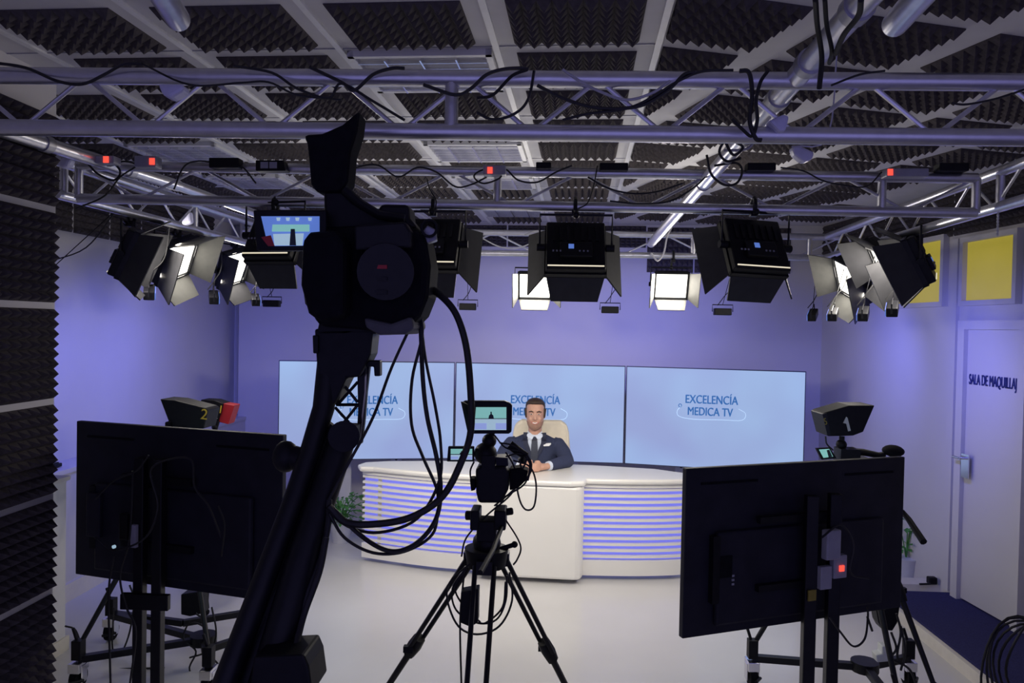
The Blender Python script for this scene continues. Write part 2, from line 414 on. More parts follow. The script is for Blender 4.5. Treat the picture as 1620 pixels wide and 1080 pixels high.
# ------------------------------------------------------------------ right side: windows, door, platform
def wall_rect(px0, py0, px1, py1):
    a = on_right(px0, (py0+py1)/2); b = on_right(px1, (py0+py1)/2)
    z1 = on_right(px0, py0).z; z0 = on_right(px0, py1).z
    return a, b, z0, z1
def panel_on_right(mb, a, b, z0, z1, t, o=0.0):
    A = Vector((a.x, a.y, z0))-rn*o; B = Vector((b.x, b.y, z0))-rn*o; n = -rn*t
    return mb.hexa([A, B, B+n, A+n, A+Vector((0, 0, z1-z0)), B+Vector((0, 0, z1-z0)), B+n+Vector((0, 0, z1-z0)), A+n+Vector((0, 0, z1-z0))])
for i, (x0, y0, x1, y1) in enumerate(((1532, 384, 1612, 476), (1405, 396, 1496, 482))):
    a, b, z0, z1 = wall_rect(x0, y0, x1, y1)
    fr = MB(); q = 0.035; d = (b-a); d.z = 0; d.normalize()
    panel_on_right(fr, a-d*q, a, z0-q, z1+q, 0.045); panel_on_right(fr, b, b+d*q, z0-q, z1+q, 0.045)
    panel_on_right(fr, a, b, z0-q, z0, 0.045); panel_on_right(fr, a, b, z1, z1+q, 0.045)
    W_ = struct(fr, 'window_%d' % (i+1), M_WALL)
    panel_on_right(MB(), a, b, z0, z1, 0.008, 0.002).build('pane', M_YEL, W_)
a, b, z0, z1 = wall_rect(1503, 372, 1513, 930)
struct(panel_on_right(MB(), a, b, 0.09, 2.58, 0.025), 'trim_4', M_WALL)
a, b, z0, z1 = wall_rect(1380, 478, 1620, 486)
# door
a = on_right(1526, 940); b = on_right(1612, 985); a = Vector((a.x, a.y, 0)); b = Vector((b.x, b.y, 0)); dd = (b-a).normalized()
zt = on_right(1530, 521).z
DR = struct(panel_on_right(MB(), a, b, 0.1, zt, 0.03), 'door_1', M_WALL)
fr = MB(); panel_on_right(fr, a-dd*0.07, a, 0.09, zt+0.06, 0.06); panel_on_right(fr, b, b+dd*0.06, 0.09, zt+0.06, 0.06); panel_on_right(fr, a, b, zt, zt+0.06, 0.06)
fr.build('door_frame', M_WALL, DR)
hp = on_right(1532, 734, 0.03); panel_on_right(MB(), hp-dd*0.025, hp+dd*0.055, hp.z-0.09, hp.z+0.07, 0.006, 0.03).build('lock_plate', M_CHROME, DR)
MB().cyl(hp+Vector((0, 0, 0.04))-rn*0.03, hp+Vector((0, 0, 0.04))+rn*0.0-rn*0.07, 0.009).cyl(hp+Vector((0, 0, 0.04))-rn*0.065, hp+Vector((0, 0, 0.04))-rn*0.065-dd*0.07, 0.009).build('door_handle', M_CHROME, DR, smooth=True)
t0 = on_right(1569, 604, 0.034)
text('lettering', 'SALA DE MAQUILLAJ', 0.1, frame_mtx(t0, dd, (0, 0, 1)), M_INK, DR, 0.001, font_w=0.5, bold=0.0015)
tl = on_right(1529, 604); tr = on_right(1610, 604)
# platform with carpet
PL0 = 2.36
struct(MB().prism([(PL0, 5.46, 0), (2.92, 5.46, 0), (3.38, 0.2, 0), (PL0+0.03, 0.2, 0)], (0, 0, 0.075)), 'trim_5', M_CREAM)
cp = MB().prism([(PL0+0.03, 5.45, 0.075), (2.885, 5.45, 0.075), (3.34, 0.2, 0.075), (PL0+0.06, 0.2, 0.075)], (0, 0, 0.015)).build('carpet', M_CARPET)
tag(cp, 'dark blue carpet on the low step below the right hand door', 'carpet')
struct(MB().prism([(2.35, 5.6, 0), (2.88, 5.6, 0), (2.87, 5.75, 0), (2.35, 5.75, 0)], (0, 0, 0.09)), 'baseboard_right', M_CREAM)
# marble counter
ctr = thing('counter', (-2.95, 3.75, 0), 'pale veined stone counter beside the foam clad wall at left', 'counter')
MB().box((-2.945, 3.74, 0.53), (0.45, 0.9, 0.9)).build('body', M_MARBLE, ctr, bevel=0.004)
MB().box((-2.94, 3.74, 0.99), (0.47, 0.93, 0.025)).build('worktop', M_WALL, ctr, bevel=0.003)
MB().box((-2.945, 3.74, 0.04), (0.47, 0.94, 0.08)).build('plinth', M_CREAM, ctr)
rem = thing('remote_control', PX(80, 735, -3.3), 'black handset lying on white ledge by the foam wall', 'remote')
rem.location.z = 0.89; ORG[rem.name] = Vector(rem.location); q = ORG[rem.name]
MB().box(q+Vector((0, 0, 0.018)), (0.06, 0.16, 0.025)).build('handset', M_BLK, rem, bevel=0.006)
MB().box(q+Vector((0.0, 0.02, 0.034)), (0.035, 0.08, 0.008)).build('keypad', M_BLKM, rem)

# ================================================================== TRUSSES
def truss(label, A, B, drop, r, nb, verts=(), group='ladder trusses', off=None):
    A = Vector(A); B = Vector(B); L = thing('truss', (A+B)/2, label, 'truss', group); dz = Vector((0, 0, -drop)) if off is None else Vector(off)
    MB().cyl(A, B, r, n=16).build('upper_chord', M_ALU, L, smooth=True)
    MB().cyl(A+dz, B+dz, r, n=16).build('lower_chord', M_ALU, L, smooth=True)
    for i in range(nb):
        p = A.lerp(B, i/nb); q = A.lerp(B, (i+1)/nb)
        if i % 2 == 0: p, q = p, q+dz
        else: p, q = p+dz, q
        MB().cyl(p, q, r*0.29, n=8).build('brace', M_ALU, L, smooth=True)
    for t in verts:
        p = A.lerp(B, t); MB().cyl(p, p+dz, r*0.8, n=12).build('post', M_ALU, L, smooth=True)
    return L
def P3(x, y, Y): return PY(x, y, Y)
F0 = P3(-60, 119, 2.2); F1 = P3(1700, 131, 2.2); G0 = P3(-60, 201, 2.2)
truss('nearest ladder truss crossing the whole room just above the cameras', F0, F1, F0.z-G0.z, 0.0245, 17, verts=(0.457,))
S0 = P3(125, 262, 3.5); S1 = P3(1545, 282, 3.5)
truss('second ladder truss from the front carrying four panel lights', S0, S1, S0.z-P3(125, 314, 3.5).z, 0.024, 14, verts=(0.0, 0.48, 0.9, 1.0))
B0_ = P3(385, 363, 5.8); B1_ = P3(1330, 375, 5.8)
truss('far ladder truss parallel to the back wall above the desk', B0_, B1_, B0_.z-P3(385, 395, 5.8).z, 0.024, 14, verts=(0.05, 0.2, 0.38, 0.58, 0.76, 0.95))
LT0 = Vector((-2.3, 3.45, 2.635)); LT1 = Vector((-2.14, 5.9, 2.62))
truss('ladder truss running back along the left wall', LT0, LT1, 0.155, 0.024, 12, verts=(0.02, 0.5))
RT0 = Vector((1.93, 2.4, 2.625)); RT1 = Vector((2.08, 5.85, 2.62))
truss('ladder truss running back along the right wall', RT0, RT1, 0.155, 0.024, 16, verts=(0.3,))
# single tubes
def tube_thing(label, a, b, r, clamps=()):
    L = thing('overhead_tube', Vector(a).lerp(Vector(b), .5), label, 'tube'); a = Vector(a); b = Vector(b)
    MB().cyl(a, b, r, n=20).build('tube', M_ALU, L, smooth=True)
    d = (b-a).normalized()
    for t in clamps:
        p = a.lerp(b, t); MB().cyl(p-d*0.02, p+d*0.02, r*1.18, n=20).build('clamp_ring', M_ALU2, L, smooth=True)
    return L
tube_thing('thick bright tube with cables running back from top right to the far truss', PY(1420, -60, 1.55), PY(1030, 385, 5.7), 0.031, (0.05, 0.13, 0.2, 0.3, 0.5))
tube_thing('short open ended tube poking in at the top right edge', PY(1520, -80, 1.2), PY(1416, 38, 1.62), 0.026)
tube_thing('short open ended tube poking in at the top left', PY(215, -75, 1.2), PY(281, 30, 1.62), 0.026)
tube_thing('upper side tube from left edge slanting back beside the left truss', PZ(-60, 186, 2.62), PZ(282, 294, 2.62), 0.03, (0.3, 0.7))
tube_thing('far side tube continuing back above the left truss', PZ(279, 293, 2.62), PZ(410, 340, 2.62), 0.026)

# ================================================================== PANEL LIGHTS
def led_panel(loc, aim, wd, ht, label, group, top=None, roll=0.0, doors=(35, 35, 40, 40), lit=True, yoke=True, back=True, dl=None, door_m=None, power=0, spread=165, dark=0):
    """local: +Y is the direction of light; hangs from point `top`"""
    loc = Vector(loc); d = (Vector(aim)-loc).normalized()
    q = d.to_track_quat('Y', 'Z') ; R = q.to_matrix() @ Matrix.Rotation(roll, 3, 'Y')
    L = thing('panel_light', loc, label, 'studio light', group)
    def W(p): return loc + R @ Vector(p)
    def bx(mb, c, s, r2=None): return mb.box(W(c), s, R if r2 is None else R @ r2)
    bx(MB(), (0, -0.03, 0), (wd, 0.05, ht)).build('housing', M_BLK, L, bevel=0.008)
    e = 0.008; f = MB()
    for s in (-1, 1): bx(f, (s*(wd/2), 0, 0), (0.012, 0.03, ht+0.012)); bx(f, (0, 0, s*(ht/2)), (wd+0.012, 0.03, 0.012))
    f.build('rim', M_BLKM, L)
    bx(MB(), (0, -0.002, 0), (wd-0.02, 0.006, ht-0.02)).build('diffuser', M_LED, L)
    if back:
        r = MB()
        for i in range(7): bx(r, (-wd*0.36+wd*0.12*i, -0.058, ht*0.22), (wd*0.05, 0.008, ht*0.3))
        r.build('cooling_fins', M_BLKM, L)
        bx(MB(), (0, -0.065, -ht*0.15), (wd*0.55, 0.022, ht*0.3)).build('control_box', M_BLKM, L, bevel=0.004)
        bx(MB(), (-wd*0.08, -0.078, -ht*0.1), (wd*0.09, 0.003, ht*0.09)).build('display', M_DBLU, L)
        k = MB()
        for i in range(6): bx(k, (wd*0.06+0.018*i if i < 3 else -wd*0.38+0.016*(i-3), -0.079, -ht*0.2), (0.007, 0.004, 0.007))
        k.build('buttons', M_GREY, L)
        st = MB()
        bx(st, (0, -0.058, -ht/2+0.012), (wd*0.94, 0.004, 0.0045)); st.build('vent_glow', M_LEDW, L)
    h = dl or ht*0.62
    for s, ang, side in ((-1, doors[0], 'x'), (1, doors[1], 'x'), (1, doors[2], 'z'), (-1, doors[3], 'z')):
        if ang is None: continue
        a = math.radians(ang)
        if side == 'x':
            o = Vector((s*(wd/2+0.004), 0.012, 0)); dr = Vector((s*math.sin(a), math.cos(a), 0)); tn = Vector((0, 0, 1)); w0, w1 = ht*0.49, ht*0.66
        else:
            o = Vector((0, 0.012, s*(ht/2+0.004))); dr = Vector((0, math.cos(a), s*math.sin(a))); tn = Vector((1, 0, 0)); w0, w1 = wd*0.49, wd*0.40
        nrm = dr.cross(tn)*0.0035; v = []
        for g in (-1, 1): v += [W(o-tn*w0+nrm*g), W(o+tn*w0+nrm*g), W(o+dr*h+tn*w1+nrm*g), W(o+dr*h-tn*w1+nrm*g)]
        MB().hexa(v).build('barn_door', M_DOOR if (side == 'x' and s == dark) else (door_m or M_DOOR), L)  # camera-side door uses the darker copy: its shade is put into the colour
    if yoke:
        y = MB(); t = ht*0.5+0.06
        up = Vector((0, 0, 1)); side = (R @ Vector((1, 0, 0))); c = loc + R @ Vector((0, -0.03, 0))
        a_ = c - side*(wd/2+0.03); b_ = c + side*(wd/2+0.03); zt_ = loc.z+ht*0.5+0.035
        a2 = Vector((a_.x, a_.y, zt_)); b2 = Vector((b_.x, b_.y, zt_))
        y.tube([a_, a2, b2, b_], 0.006, 6); y.build('yoke', M_BLKM, L)
        for k0, k1 in ((a_-side*0.012, a_+side*0.025), (b_-side*0.025, b_+side*0.012)): MB().cyl(k0, k1, 0.017).build('knob', M_BLK, L, smooth=True)
        if top is not None:
            m_ = (a2+b2)/2; T = Vector(top)
            MB().cyl(m_, Vector((m_.x, m_.y, max(T.z-0.02, m_.z+0.01))), 0.009).ball(m_, 0.016).build('spigot', M_BLKM, L, smooth=True)
            MB().tube([T+Vector((0.0, 0.034*math.cos(i*math.pi/5), 0.034*math.sin(i*math.pi/5))) for i in range(10)], 0.009, 6, closed=True).box(T+Vector((0, 0, -0.035)), (0.03, 0.035, 0.03)).build('clamp', M_BLKM, L)
    if lit and power:
        a = area('panel_lamp', loc + R @ Vector((0, 0.012, 0)), loc + R @ Vector((0, 1, 0)), wd*0.9, power, (1.0, 0.93, 0.82), ht*0.9, spread=math.radians(spread))
    return L
DESKP = Vector((-0.1, 6.1, 0.9))
GR = 'panel lights hung from the trusses'
cy = 3.5
for (x, y, wpx, hpx, tx, lb, roll, aim) in (
    (440, 378, 84, 84, 436, 'dark panel light hung behind the small colour monitor of the crane camera', 0, (-0.7, 6.2, 0.7)),
    (684, 392, 88, 82, 686, 'dark panel light half hidden behind the crane camera body', 0, (-0.4, 6.2, 0.7)),
    (910, 398, 92, 82, 910, 'dark panel light seen from behind above the presenter', 0, (0.1, 6.2, 0.7)),
    (1190, 396, 92, 86, 1192, 'dark panel light turned slightly, right of the long diagonal tube', 0.03, (0.2, 6.2, 0.7))):
    c = PY(x, y, cy); tp = PY(tx, 325, cy); tp.y = cy
    led_panel(c, aim, wpx/FPX*cy, hpx/FPX*cy*1.08, lb, GR, top=tp, roll=roll, doors=(38, 38, None, 28), power=2.8, dl=0.125, spread=80)
for (x, y, lb) in ((846, 452, 'lit panel light facing the camera, left one above the presenter'), (1062, 452, 'lit panel light facing the camera, right one of the far pair')):
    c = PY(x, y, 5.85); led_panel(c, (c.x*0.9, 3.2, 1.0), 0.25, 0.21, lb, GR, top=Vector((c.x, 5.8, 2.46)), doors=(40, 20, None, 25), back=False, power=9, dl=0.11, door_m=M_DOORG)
# side lights on the left truss and right truss
for (x, y, Y, aim, wd, lb, dr, rl, pw, dm) in (
    (207, 402, 4.15, (0.6, 5.6, 0.9), 0.30, 'nearest dark panel light on the left truss, seen from behind', (30, 40, 50, 25), 0.15, 9, None),
    (281, 412, 4.7, (1.2, 4.7, 0.5), 0.32, 'middle lit panel light on the left truss with lit barn door', (45, 24, 30, 35), 0.35, 9, M_DOORG),
    (372, 424, 5.45, (1.2, 4.9, 0.6), 0.28, 'far lit panel light on the left truss, next to the crane monitor', (45, 24, None, 30), 0.3, 9, M_DOOR),
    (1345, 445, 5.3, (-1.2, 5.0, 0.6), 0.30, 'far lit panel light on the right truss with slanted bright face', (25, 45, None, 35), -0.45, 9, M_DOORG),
    (1402, 420, 4.7, (-1.1, 5.2, 0.4), 0.32, 'middle dark panel light on the right truss with large black door', (5, 20, 50, 25), -0.5, 9, None),
    (1448, 412, 4.3, (-0.6, 5.9, 0.9), 0.30, 'nearest dark panel light on the right truss before the yellow window', (30, 30, 50, 25), -0.2, 9, None)):
    c = PY(x, y, Y); led_panel(c, aim, wd, 0.27, lb, GR, top=Vector((c.x, Y, 2.47)), doors=dr, roll=rl, power=pw, dl=0.15, door_m=dm, dark=1 if x < 800 else -1)
# small wash lights for the wall
GW = 'small wall wash lights on thin wires'
BL = (0.17, 0.19, 1.0)
def washer(x, y, Y, lb, rz=0.0, tilt=0.0, aim=None, col=BL, pw=9, top=None, ang=100):
    c = PY(x, y, Y); L = thing('wash_light', c, lb, 'wash light', GW); R = Matrix.Rotation(rz, 3, 'Z') @ Matrix.Rotation(tilt, 3, 'Y')
    MB().box(c, (0.135, 0.06, 0.055), R).build('housing', M_BLK, L, bevel=0.006)
    MB().box(c+R @ Vector((0, 0.032, -0.004)), (0.115, 0.008, 0.04), R).build('lens', M_DBLU, L)
    MB().tube([c+R @ Vector((-0.08, 0, 0)), c+R @ Vector((-0.08, 0, 0.055)), c+R @ Vector((0.08, 0, 0.055)), c+R @ Vector((0.08, 0, 0))], 0.004, 6).build('bracket', M_BLKM, L)
    T = Vector(top) if top else (Vector((c.x+0.02, 5.8, 2.47)) if Y > 5.7 else Vector(((-2.3+(Y-3.45)*0.065) if c.x < 0 else (1.93+(Y-2.4)*0.0435), Y, 2.48)))
    MB().tube(cat_rom([c+Vector((-0.04, 0, 0.05)), c+Vector((0.01, 0.0, 0.12)), c.lerp(T, .5)+Vector((0.03, 0, 0)), T]), 0.0035, 5).build('flex', M_CABLE, L)
    MB().cyl(c+Vector((0.0, 0, 0.055)), T, 0.0025, n=6).build('drop_rod', M_BLKM, L)
    if aim is not None: spot('wash_lamp', c+(Vector(aim)-c).normalized()*0.06, aim, pw, col, ang, 1.0, 0.02)
for x, y, lb in ((430, 480, 'small black wash light hanging left of the crane camera lens'), (740, 485, 'small black wash light hanging above the left screen joint'),
                 (965, 490, 'small black wash light hanging centrally below the middle panel light'), (1143, 493, 'small black wash light hanging above the right hand screen')):
    c = PY(x, y, 6.1); washer(x, y, 6.1, lb, aim=(c.x, bw(c.x), 1.75), pw=42)
for x, y, Y, lb, s in ((236, 462, 4.4, 'small wash light below nearest left truss panel', 1), (338, 470, 5.0, 'small wash light below middle left truss panel', 1), (404, 474, 5.6, 'small wash light below far left truss panel', 1),
                    (70, 452, 3.9, 'small wash light half hidden behind the foam wall end', 1),
                    (1286, 498, 5.8, 'small wash light on right, leftmost of the tilted four', -1), (1318, 497, 5.3, 'small wash light on right, second of the tilted four', -1), (1366, 496, 4.8, 'small wash light on right, third of the tilted four', -1), (1412, 488, 4.4, 'small wash light on right, nearest the yellow window', -1)):
    c = PY(x, y, Y); aim = (LX, Y+1.1, 1.2) if s > 0 else (2.85, Y+0.9, 1.5)
    if x == 1318: aim = None
    washer(x, y, Y, lb, rz=-s*math.pi/2*0.7, tilt=s*0.4 if s > 0 else -0.4, aim=aim, pw=38 if s > 0 else 32)

# ================================================================== SCREENS
ZT = PY(720, 573, 7.1).z; ZB = PY(720, 726, 7.1).z
tvp = [PY(440, 600, 6.78), PY(720, 600, 7.12), PY(990, 600, 7.1), PY(1276, 600, 6.8)]
for i, (lb, cx) in enumerate((('left wide wall screen showing blue sky and lettering, behind the crane arm', 587), ('middle wide wall screen with lettering behind the presenter', 853), ('right wide wall screen with unobstructed lettering', 1127))):
    A = Vector((tvp[i].x, tvp[i].y, ZB)); B = Vector((tvp[i+1].x, tvp[i+1].y, ZB)); ux = (B-A).normalized(); n = Vector((ux.y, -ux.x, 0)); up = Vector((0, 0, ZT-ZB))
    A += ux*0.004; B -= ux*0.004
    T = thing('wall_screen', (A+B)/2, lb, 'screen', 'three screens behind the desk')
    MB().hexa([A, B, B-n*0.05, A-n*0.05, A+up, B+up, B-n*0.05+up, A-n*0.05+up]).build('cabinet', M_BEZ, T)
    e = 0.008; z = Vector((0, 0, e)); a = A+ux*e+z+n*0.002; b = B-ux*e+z+n*0.002; u2 = up-z*2
    MB().hexa([a, b, b-n*0.004, a-n*0.004, a+u2, b+u2, b-n*0.004+u2, a-n*0.004+u2]).build('display', M_SCREEN, T)
    t = (cx-[440, 720, 990][i])/280; c = A.lerp(B, t)+n*0.006
    c1 = Vector((c.x, c.y, PY(cx, 633, c.y).z)); c2 = Vector((c.x, c.y, PY(cx, 652, c.y).z))
    text('lettering', 'EXCELENCÍA', 0.108, frame_mtx(c1+ux*0.0, ux, (0, 0, 1)), M_STXT, T, 0.0008, font_w=0.74, bold=0.0022)
    text('lettering', 'MEDICA TV', 0.105, frame_mtx(c2-ux*0.01, ux, (0, 0, 1)), M_STXT, T, 0.0008, font_w=0.74, bold=0.0022)
    loop = [c2+ux*x_+Vector((0, 0, z_))+n*0.001 for x_, z_ in ((-0.26, 0.05), (-0.3, 0.0), (-0.28, -0.05), (-0.15, -0.07), (0.1, -0.065), (0.27, -0.06), (0.3, 0.0), (0.24, 0.04))]
    MB().tube(cat_rom(loop, 4), 0.0026, 5).build('stethoscope_mark', M_SPALE, T)
    MB().tube([c2+ux*(-0.275+0.014*math.cos(k))+Vector((0, 0, 0.05+0.016*math.sin(k))) for k in (0, 1, 2, 3, 4, 5)], 0.004, 5, closed=True).build('stethoscope_head', M_STXT, T)
# screen stands (light grey posts under the joints)
for x, lb in ((626, 'pale grey screen stand post seen under the left screen'), (905, 'pale grey screen stand post behind the presenter arm'), (1078, 'pale grey screen stand post at the right desk end'), (545, 'pale grey screen stand post beside the crane arm')):
    p = PY(x, 745, 7.16); T = thing('screen_stand', (p.x, 7.2, 0), lb, 'stand', 'posts of the screen stand')
    MB().box((p.x, 7.2, 0.45), (0.11, 0.035, 0.9)).build('post', M_GREY if 0 else M_POT, T, bevel=0.004)
    MB().box((p.x, 7.15, 0.012), (0.5, 0.35, 0.024)).build('foot', M_POT, T, bevel=0.004)
    MB().cyl((p.x, 7.185, 0.615), (p.x, 7.178, 0.615), 0.013).build('hole_cap', M_BLK, T)

# ================================================================== DESK
DZ = 0.755
dk = thing('news_desk', (-0.18, 5.9, 0), 'white curved news desk with blue lit slatted front', 'desk')
def fr_l(t): return Vector((-1.45+0.97*t, 5.99-0.21*math.sin(t*math.pi/2)-0.03*t, 0))
def fr_r(t): return Vector((0.28+0.86*t, 5.72+0.02*t+0.10*t*t*t, 0))
def strip(mb, f, z0, z1, off, th=0.02, n=12, t0=0, t1=1):
    P = []; Q = []
    for i in range(n+1):
        t = t0+(t1-t0)*i/n; p = f(t); g = f(min(t+0.01, 1.0))-f(max(t-0.01, 0.0)); g.normalize(); nn = Vector((g.y, -g.x, 0)); P.append(p+nn*off); Q.append(p+nn*(off-th))
    poly = P+Q[::-1]; mb.prism([p+Vector((0, 0, z0)) for p in poly], (0, 0, z1-z0)); return mb
NS = 12
for f, s in ((fr_l, 'l'), (fr_r, 'r')):
    strip(MB(), f, 0.06, DZ-0.03, -0.037, 0.03).build('back_panel', M_GLOW, dk)
    zlo, zhi = 0.155, DZ-0.048
    for i in range(NS):
        zc = zlo+(zhi-zlo)*(i+0.5)/NS
        strip(MB(), f, zc-0.0092, zc+0.0092, 0.0, 0.036, t0=0.0, t1=1).build('slat', M_DESK, dk)
    strip(MB(), f, 0.035, 0.15, 0.003, 0.06).build('base_panel', M_DESK, dk, smooth=True)
    strip(MB(), f, DZ-0.055, DZ-0.02, 0.003, 0.06).build('apron', M_DESK, dk)
MB().prism([(-0.5, 5.62, 0.035), (0.24, 5.58, 0.035), (0.28, 5.60, 0.035), (0.30, 5.66, 0.035), (0.30, 5.95, 0.035), (-0.5, 5.95, 0.035)], (0, 0, DZ-0.06)).build('centre_panel', M_DESK, dk, bevel=0.02)
top = [(-1.47, 6.14), (-1.5, 6.03), (-1.46, 5.93)] + [tuple((fr_l(t)+Vector((0, -0.03, 0)))[:2]) for t in (0.1, 0.25, 0.4, 0.6, 0.8, 0.97)] + [(-0.48, 5.60), (0.2, 5.565), (0.30, 5.60)] + [tuple((fr_r(t)+Vector((0, -0.03, 0)))[:2]) for t in (0.05, 0.3, 0.5, 0.7, 0.85, 1.0)] + [(1.20, 5.86), (1.19, 6.0), (0.9, 6.2), (0.4, 6.29), (-0.3, 6.33), (-0.9, 6.3), (-1.3, 6.22)]
MB().prism([(x, y, DZ-0.025) for x, y in top], (0, 0, 0.04)).build('desktop', M_DESK, dk, bevel=0.014)
MB().box((-1.3, 6.07, 0.39), (0.04, 0.2, 0.68)).box((1.0, 5.98, 0.39), (0.04, 0.2, 0.68)).build('side_panel', M_DESK, dk)
for x, y in ((-1.1, 6.0), (-0.6, 5.95), (0.1, 5.75), (0.24, 5.70), (0.75, 5.95), (1.0, 5.98)):
    MB().cyl((x-0.012, y, 0.02), (x+0.012, y, 0.02), 0.02).box((x, y, 0.035), (0.03, 0.03, 0.02)).build('caster', M_BLKM, dk)

# ================================================================== CHAIR AND PRESENTER
MX, MY = PY(846, 700, 6.36).x, 6.38
ch = thing('armchair', (MX+0.06, MY+0.1, 0), 'cream leather executive chair behind the desk', 'chair')
cx = MX+0.05
bk = MB(); 
prof = [(0.50, 0.25), (0.65, 0.26), (0.85, 0.255), (0.99, 0.243), (1.06, 0.225), (1.095, 0.17)]
vs = []; fs = []
poly = [(cx-wd, MY+0.16+0.06*(z-0.5), z) for z, wd in prof] + [(cx+wd, MY+0.16+0.06*(z-0.5), z) for z, wd in prof[::-1]]
MB().prism(poly, (0, 0.09, 0)).build('backrest', M_LEATHER, ch, bevel=0.025)
MB().box((cx, MY-0.05, 0.43), (0.5, 0.48, 0.08)).build('seat', M_LEATHER, ch, bevel=0.03)
for s in (-1, 1): MB().tube(cat_rom([(cx+s*0.28, MY+0.15, 0.62), (cx+s*0.29, MY-0.1, 0.66), (cx+s*0.29, MY-0.12, 0.5), (cx+s*0.25, MY-0.05, 0.43)]), 0.02, 8).build('armrest', M_LEATHER, ch, smooth=True)
MB().cyl((cx, MY-0.05, 0.1), (cx, MY-0.05, 0.43), 0.025).build('column', M_CHROME, ch, smooth=True)
sb = MB()
for i in range(5):
    a = i*2*math.pi/5; p = Vector((cx+0.26*math.cos(a), MY-0.05+0.26*math.sin(a), 0.06)); sb.tube([(cx, MY-0.05, 0.1), p], [0.02, 0.014], 8); sb.ball(p-Vector((0, 0, 0.03)), 0.03)
sb.build('star_base', M_CHROME, ch, smooth=True)

HZ = PY(846, 655, MY-0.08).z      # centre of the head
YH = MY-0.06
k_ = 1.0
bm_ = MB()
hc = Vector((MX, YH, HZ))
# head: stacked ellipses from chin to crown (face looks to -Y)
bm_.loft([(hc+Vector((0, -0.035, -0.118)), 0.022, 0.03), (hc+Vector((0, -0.03, -0.108)), 0.042, 0.055), (hc+Vector((0, -0.018, -0.08)), 0.060, 0.078), (hc+Vector((0, -0.005, -0.045)), 0.070, 0.090),
          (hc+Vector((0, 0.0, 0.0)), 0.075, 0.096), (hc+Vector((0, 0.003, 0.045)), 0.077, 0.098), (hc+Vector((0, 0.005, 0.085)), 0.068, 0.088), (hc+Vector((0, 0.006, 0.11)), 0.045, 0.06), (hc+Vector((0, 0.006, 0.122)), 0.015, 0.02)], 24)
bm_.ball(hc+Vector((0, -0.1, -0.028)), 0.014, (1, 1.1, 1)).tube([hc+Vector((0, -0.088, 0.02)), hc+Vector((0, -0.101, -0.022))], [0.007, 0.012], 8)   # nose
for s in (-1, 1):
    bm_.ball(hc+Vector((s*0.078, 0.008, -0.008)), 0.026, (0.35, 0.7, 1.15))       # ears
    bm_.ball(hc+Vector((s*0.033, -0.078, -0.035)), 0.022, (1, 0.6, 0.9))          # cheeks
    bm_.tube([hc+Vector((s*0.012, -0.094, 0.03)), hc+Vector((s*0.05, -0.078, 0.03))], 0.008, 8)   # brow ridge
    bm_.ball(hc+Vector((s*0.01, -0.098, -0.034)), 0.008)
bm_.ball(hc+Vector((0, -0.072, -0.103)), 0.022, (1.1, 0.8, 0.7))                  # chin
bm_.tube([hc+Vector((0, 0.02, -0.05)), hc+Vector((0, 0.025, -0.17)), hc+Vector((0, 0.03, -0.22))], [0.055, 0.056, 0.075], 16)   # neck
SZ = HZ-0.22
SW = 0.19
bm_.loft([((MX, MY+0.02, 0.52), 0.16, 0.12), ((MX, MY, 0.62), 0.165, 0.12), ((MX, MY-0.03, 0.75), 0.16, 0.11), ((MX, MY-0.03, 0.9), 0.175, 0.115), ((MX, MY-0.02, SZ-0.07), 0.185, 0.11), ((MX, MY-0.02, SZ), 0.15, 0.085), ((MX, MY-0.02, SZ+0.03), 0.07, 0.06)], 20)
WR = {-1: Vector((MX-0.085, MY-0.42, DZ+0.05)), 1: Vector((MX+0.10, MY-0.41, DZ+0.05))}
EL = {-1: Vector((MX-0.27, MY-0.22, DZ+0.065)), 1: Vector((MX+0.27, MY-0.22, DZ+0.065))}
SH = {-1: Vector((MX-0.185, MY-0.02, SZ-0.035)), 1: Vector((MX+0.185, MY-0.02, SZ-0.035))}
for s in (-1, 1):
    bm_.tube([SH[s], SH[s].lerp(EL[s], .5), EL[s]], [0.05, 0.045, 0.038], 10); bm_.tube([EL[s], WR[s]], [0.04, 0.026], 10); bm_.ball(EL[s], 0.04); bm_.ball(SH[s], 0.055)
    # thighs, shins, feet
    hp_ = Vector((MX+s*0.09, MY, 0.56)); kn_ = Vector((MX+s*0.13, MY-0.42, 0.55)); an_ = Vector((MX+s*0.14, MY-0.38, 0.1))
    bm_.tube([hp_, kn_], [0.085, 0.06], 10); bm_.tube([kn_, an_], [0.058, 0.036], 10); bm_.tube([an_, an_+Vector((0, -0.14, -0.05))], [0.036, 0.028], 8)
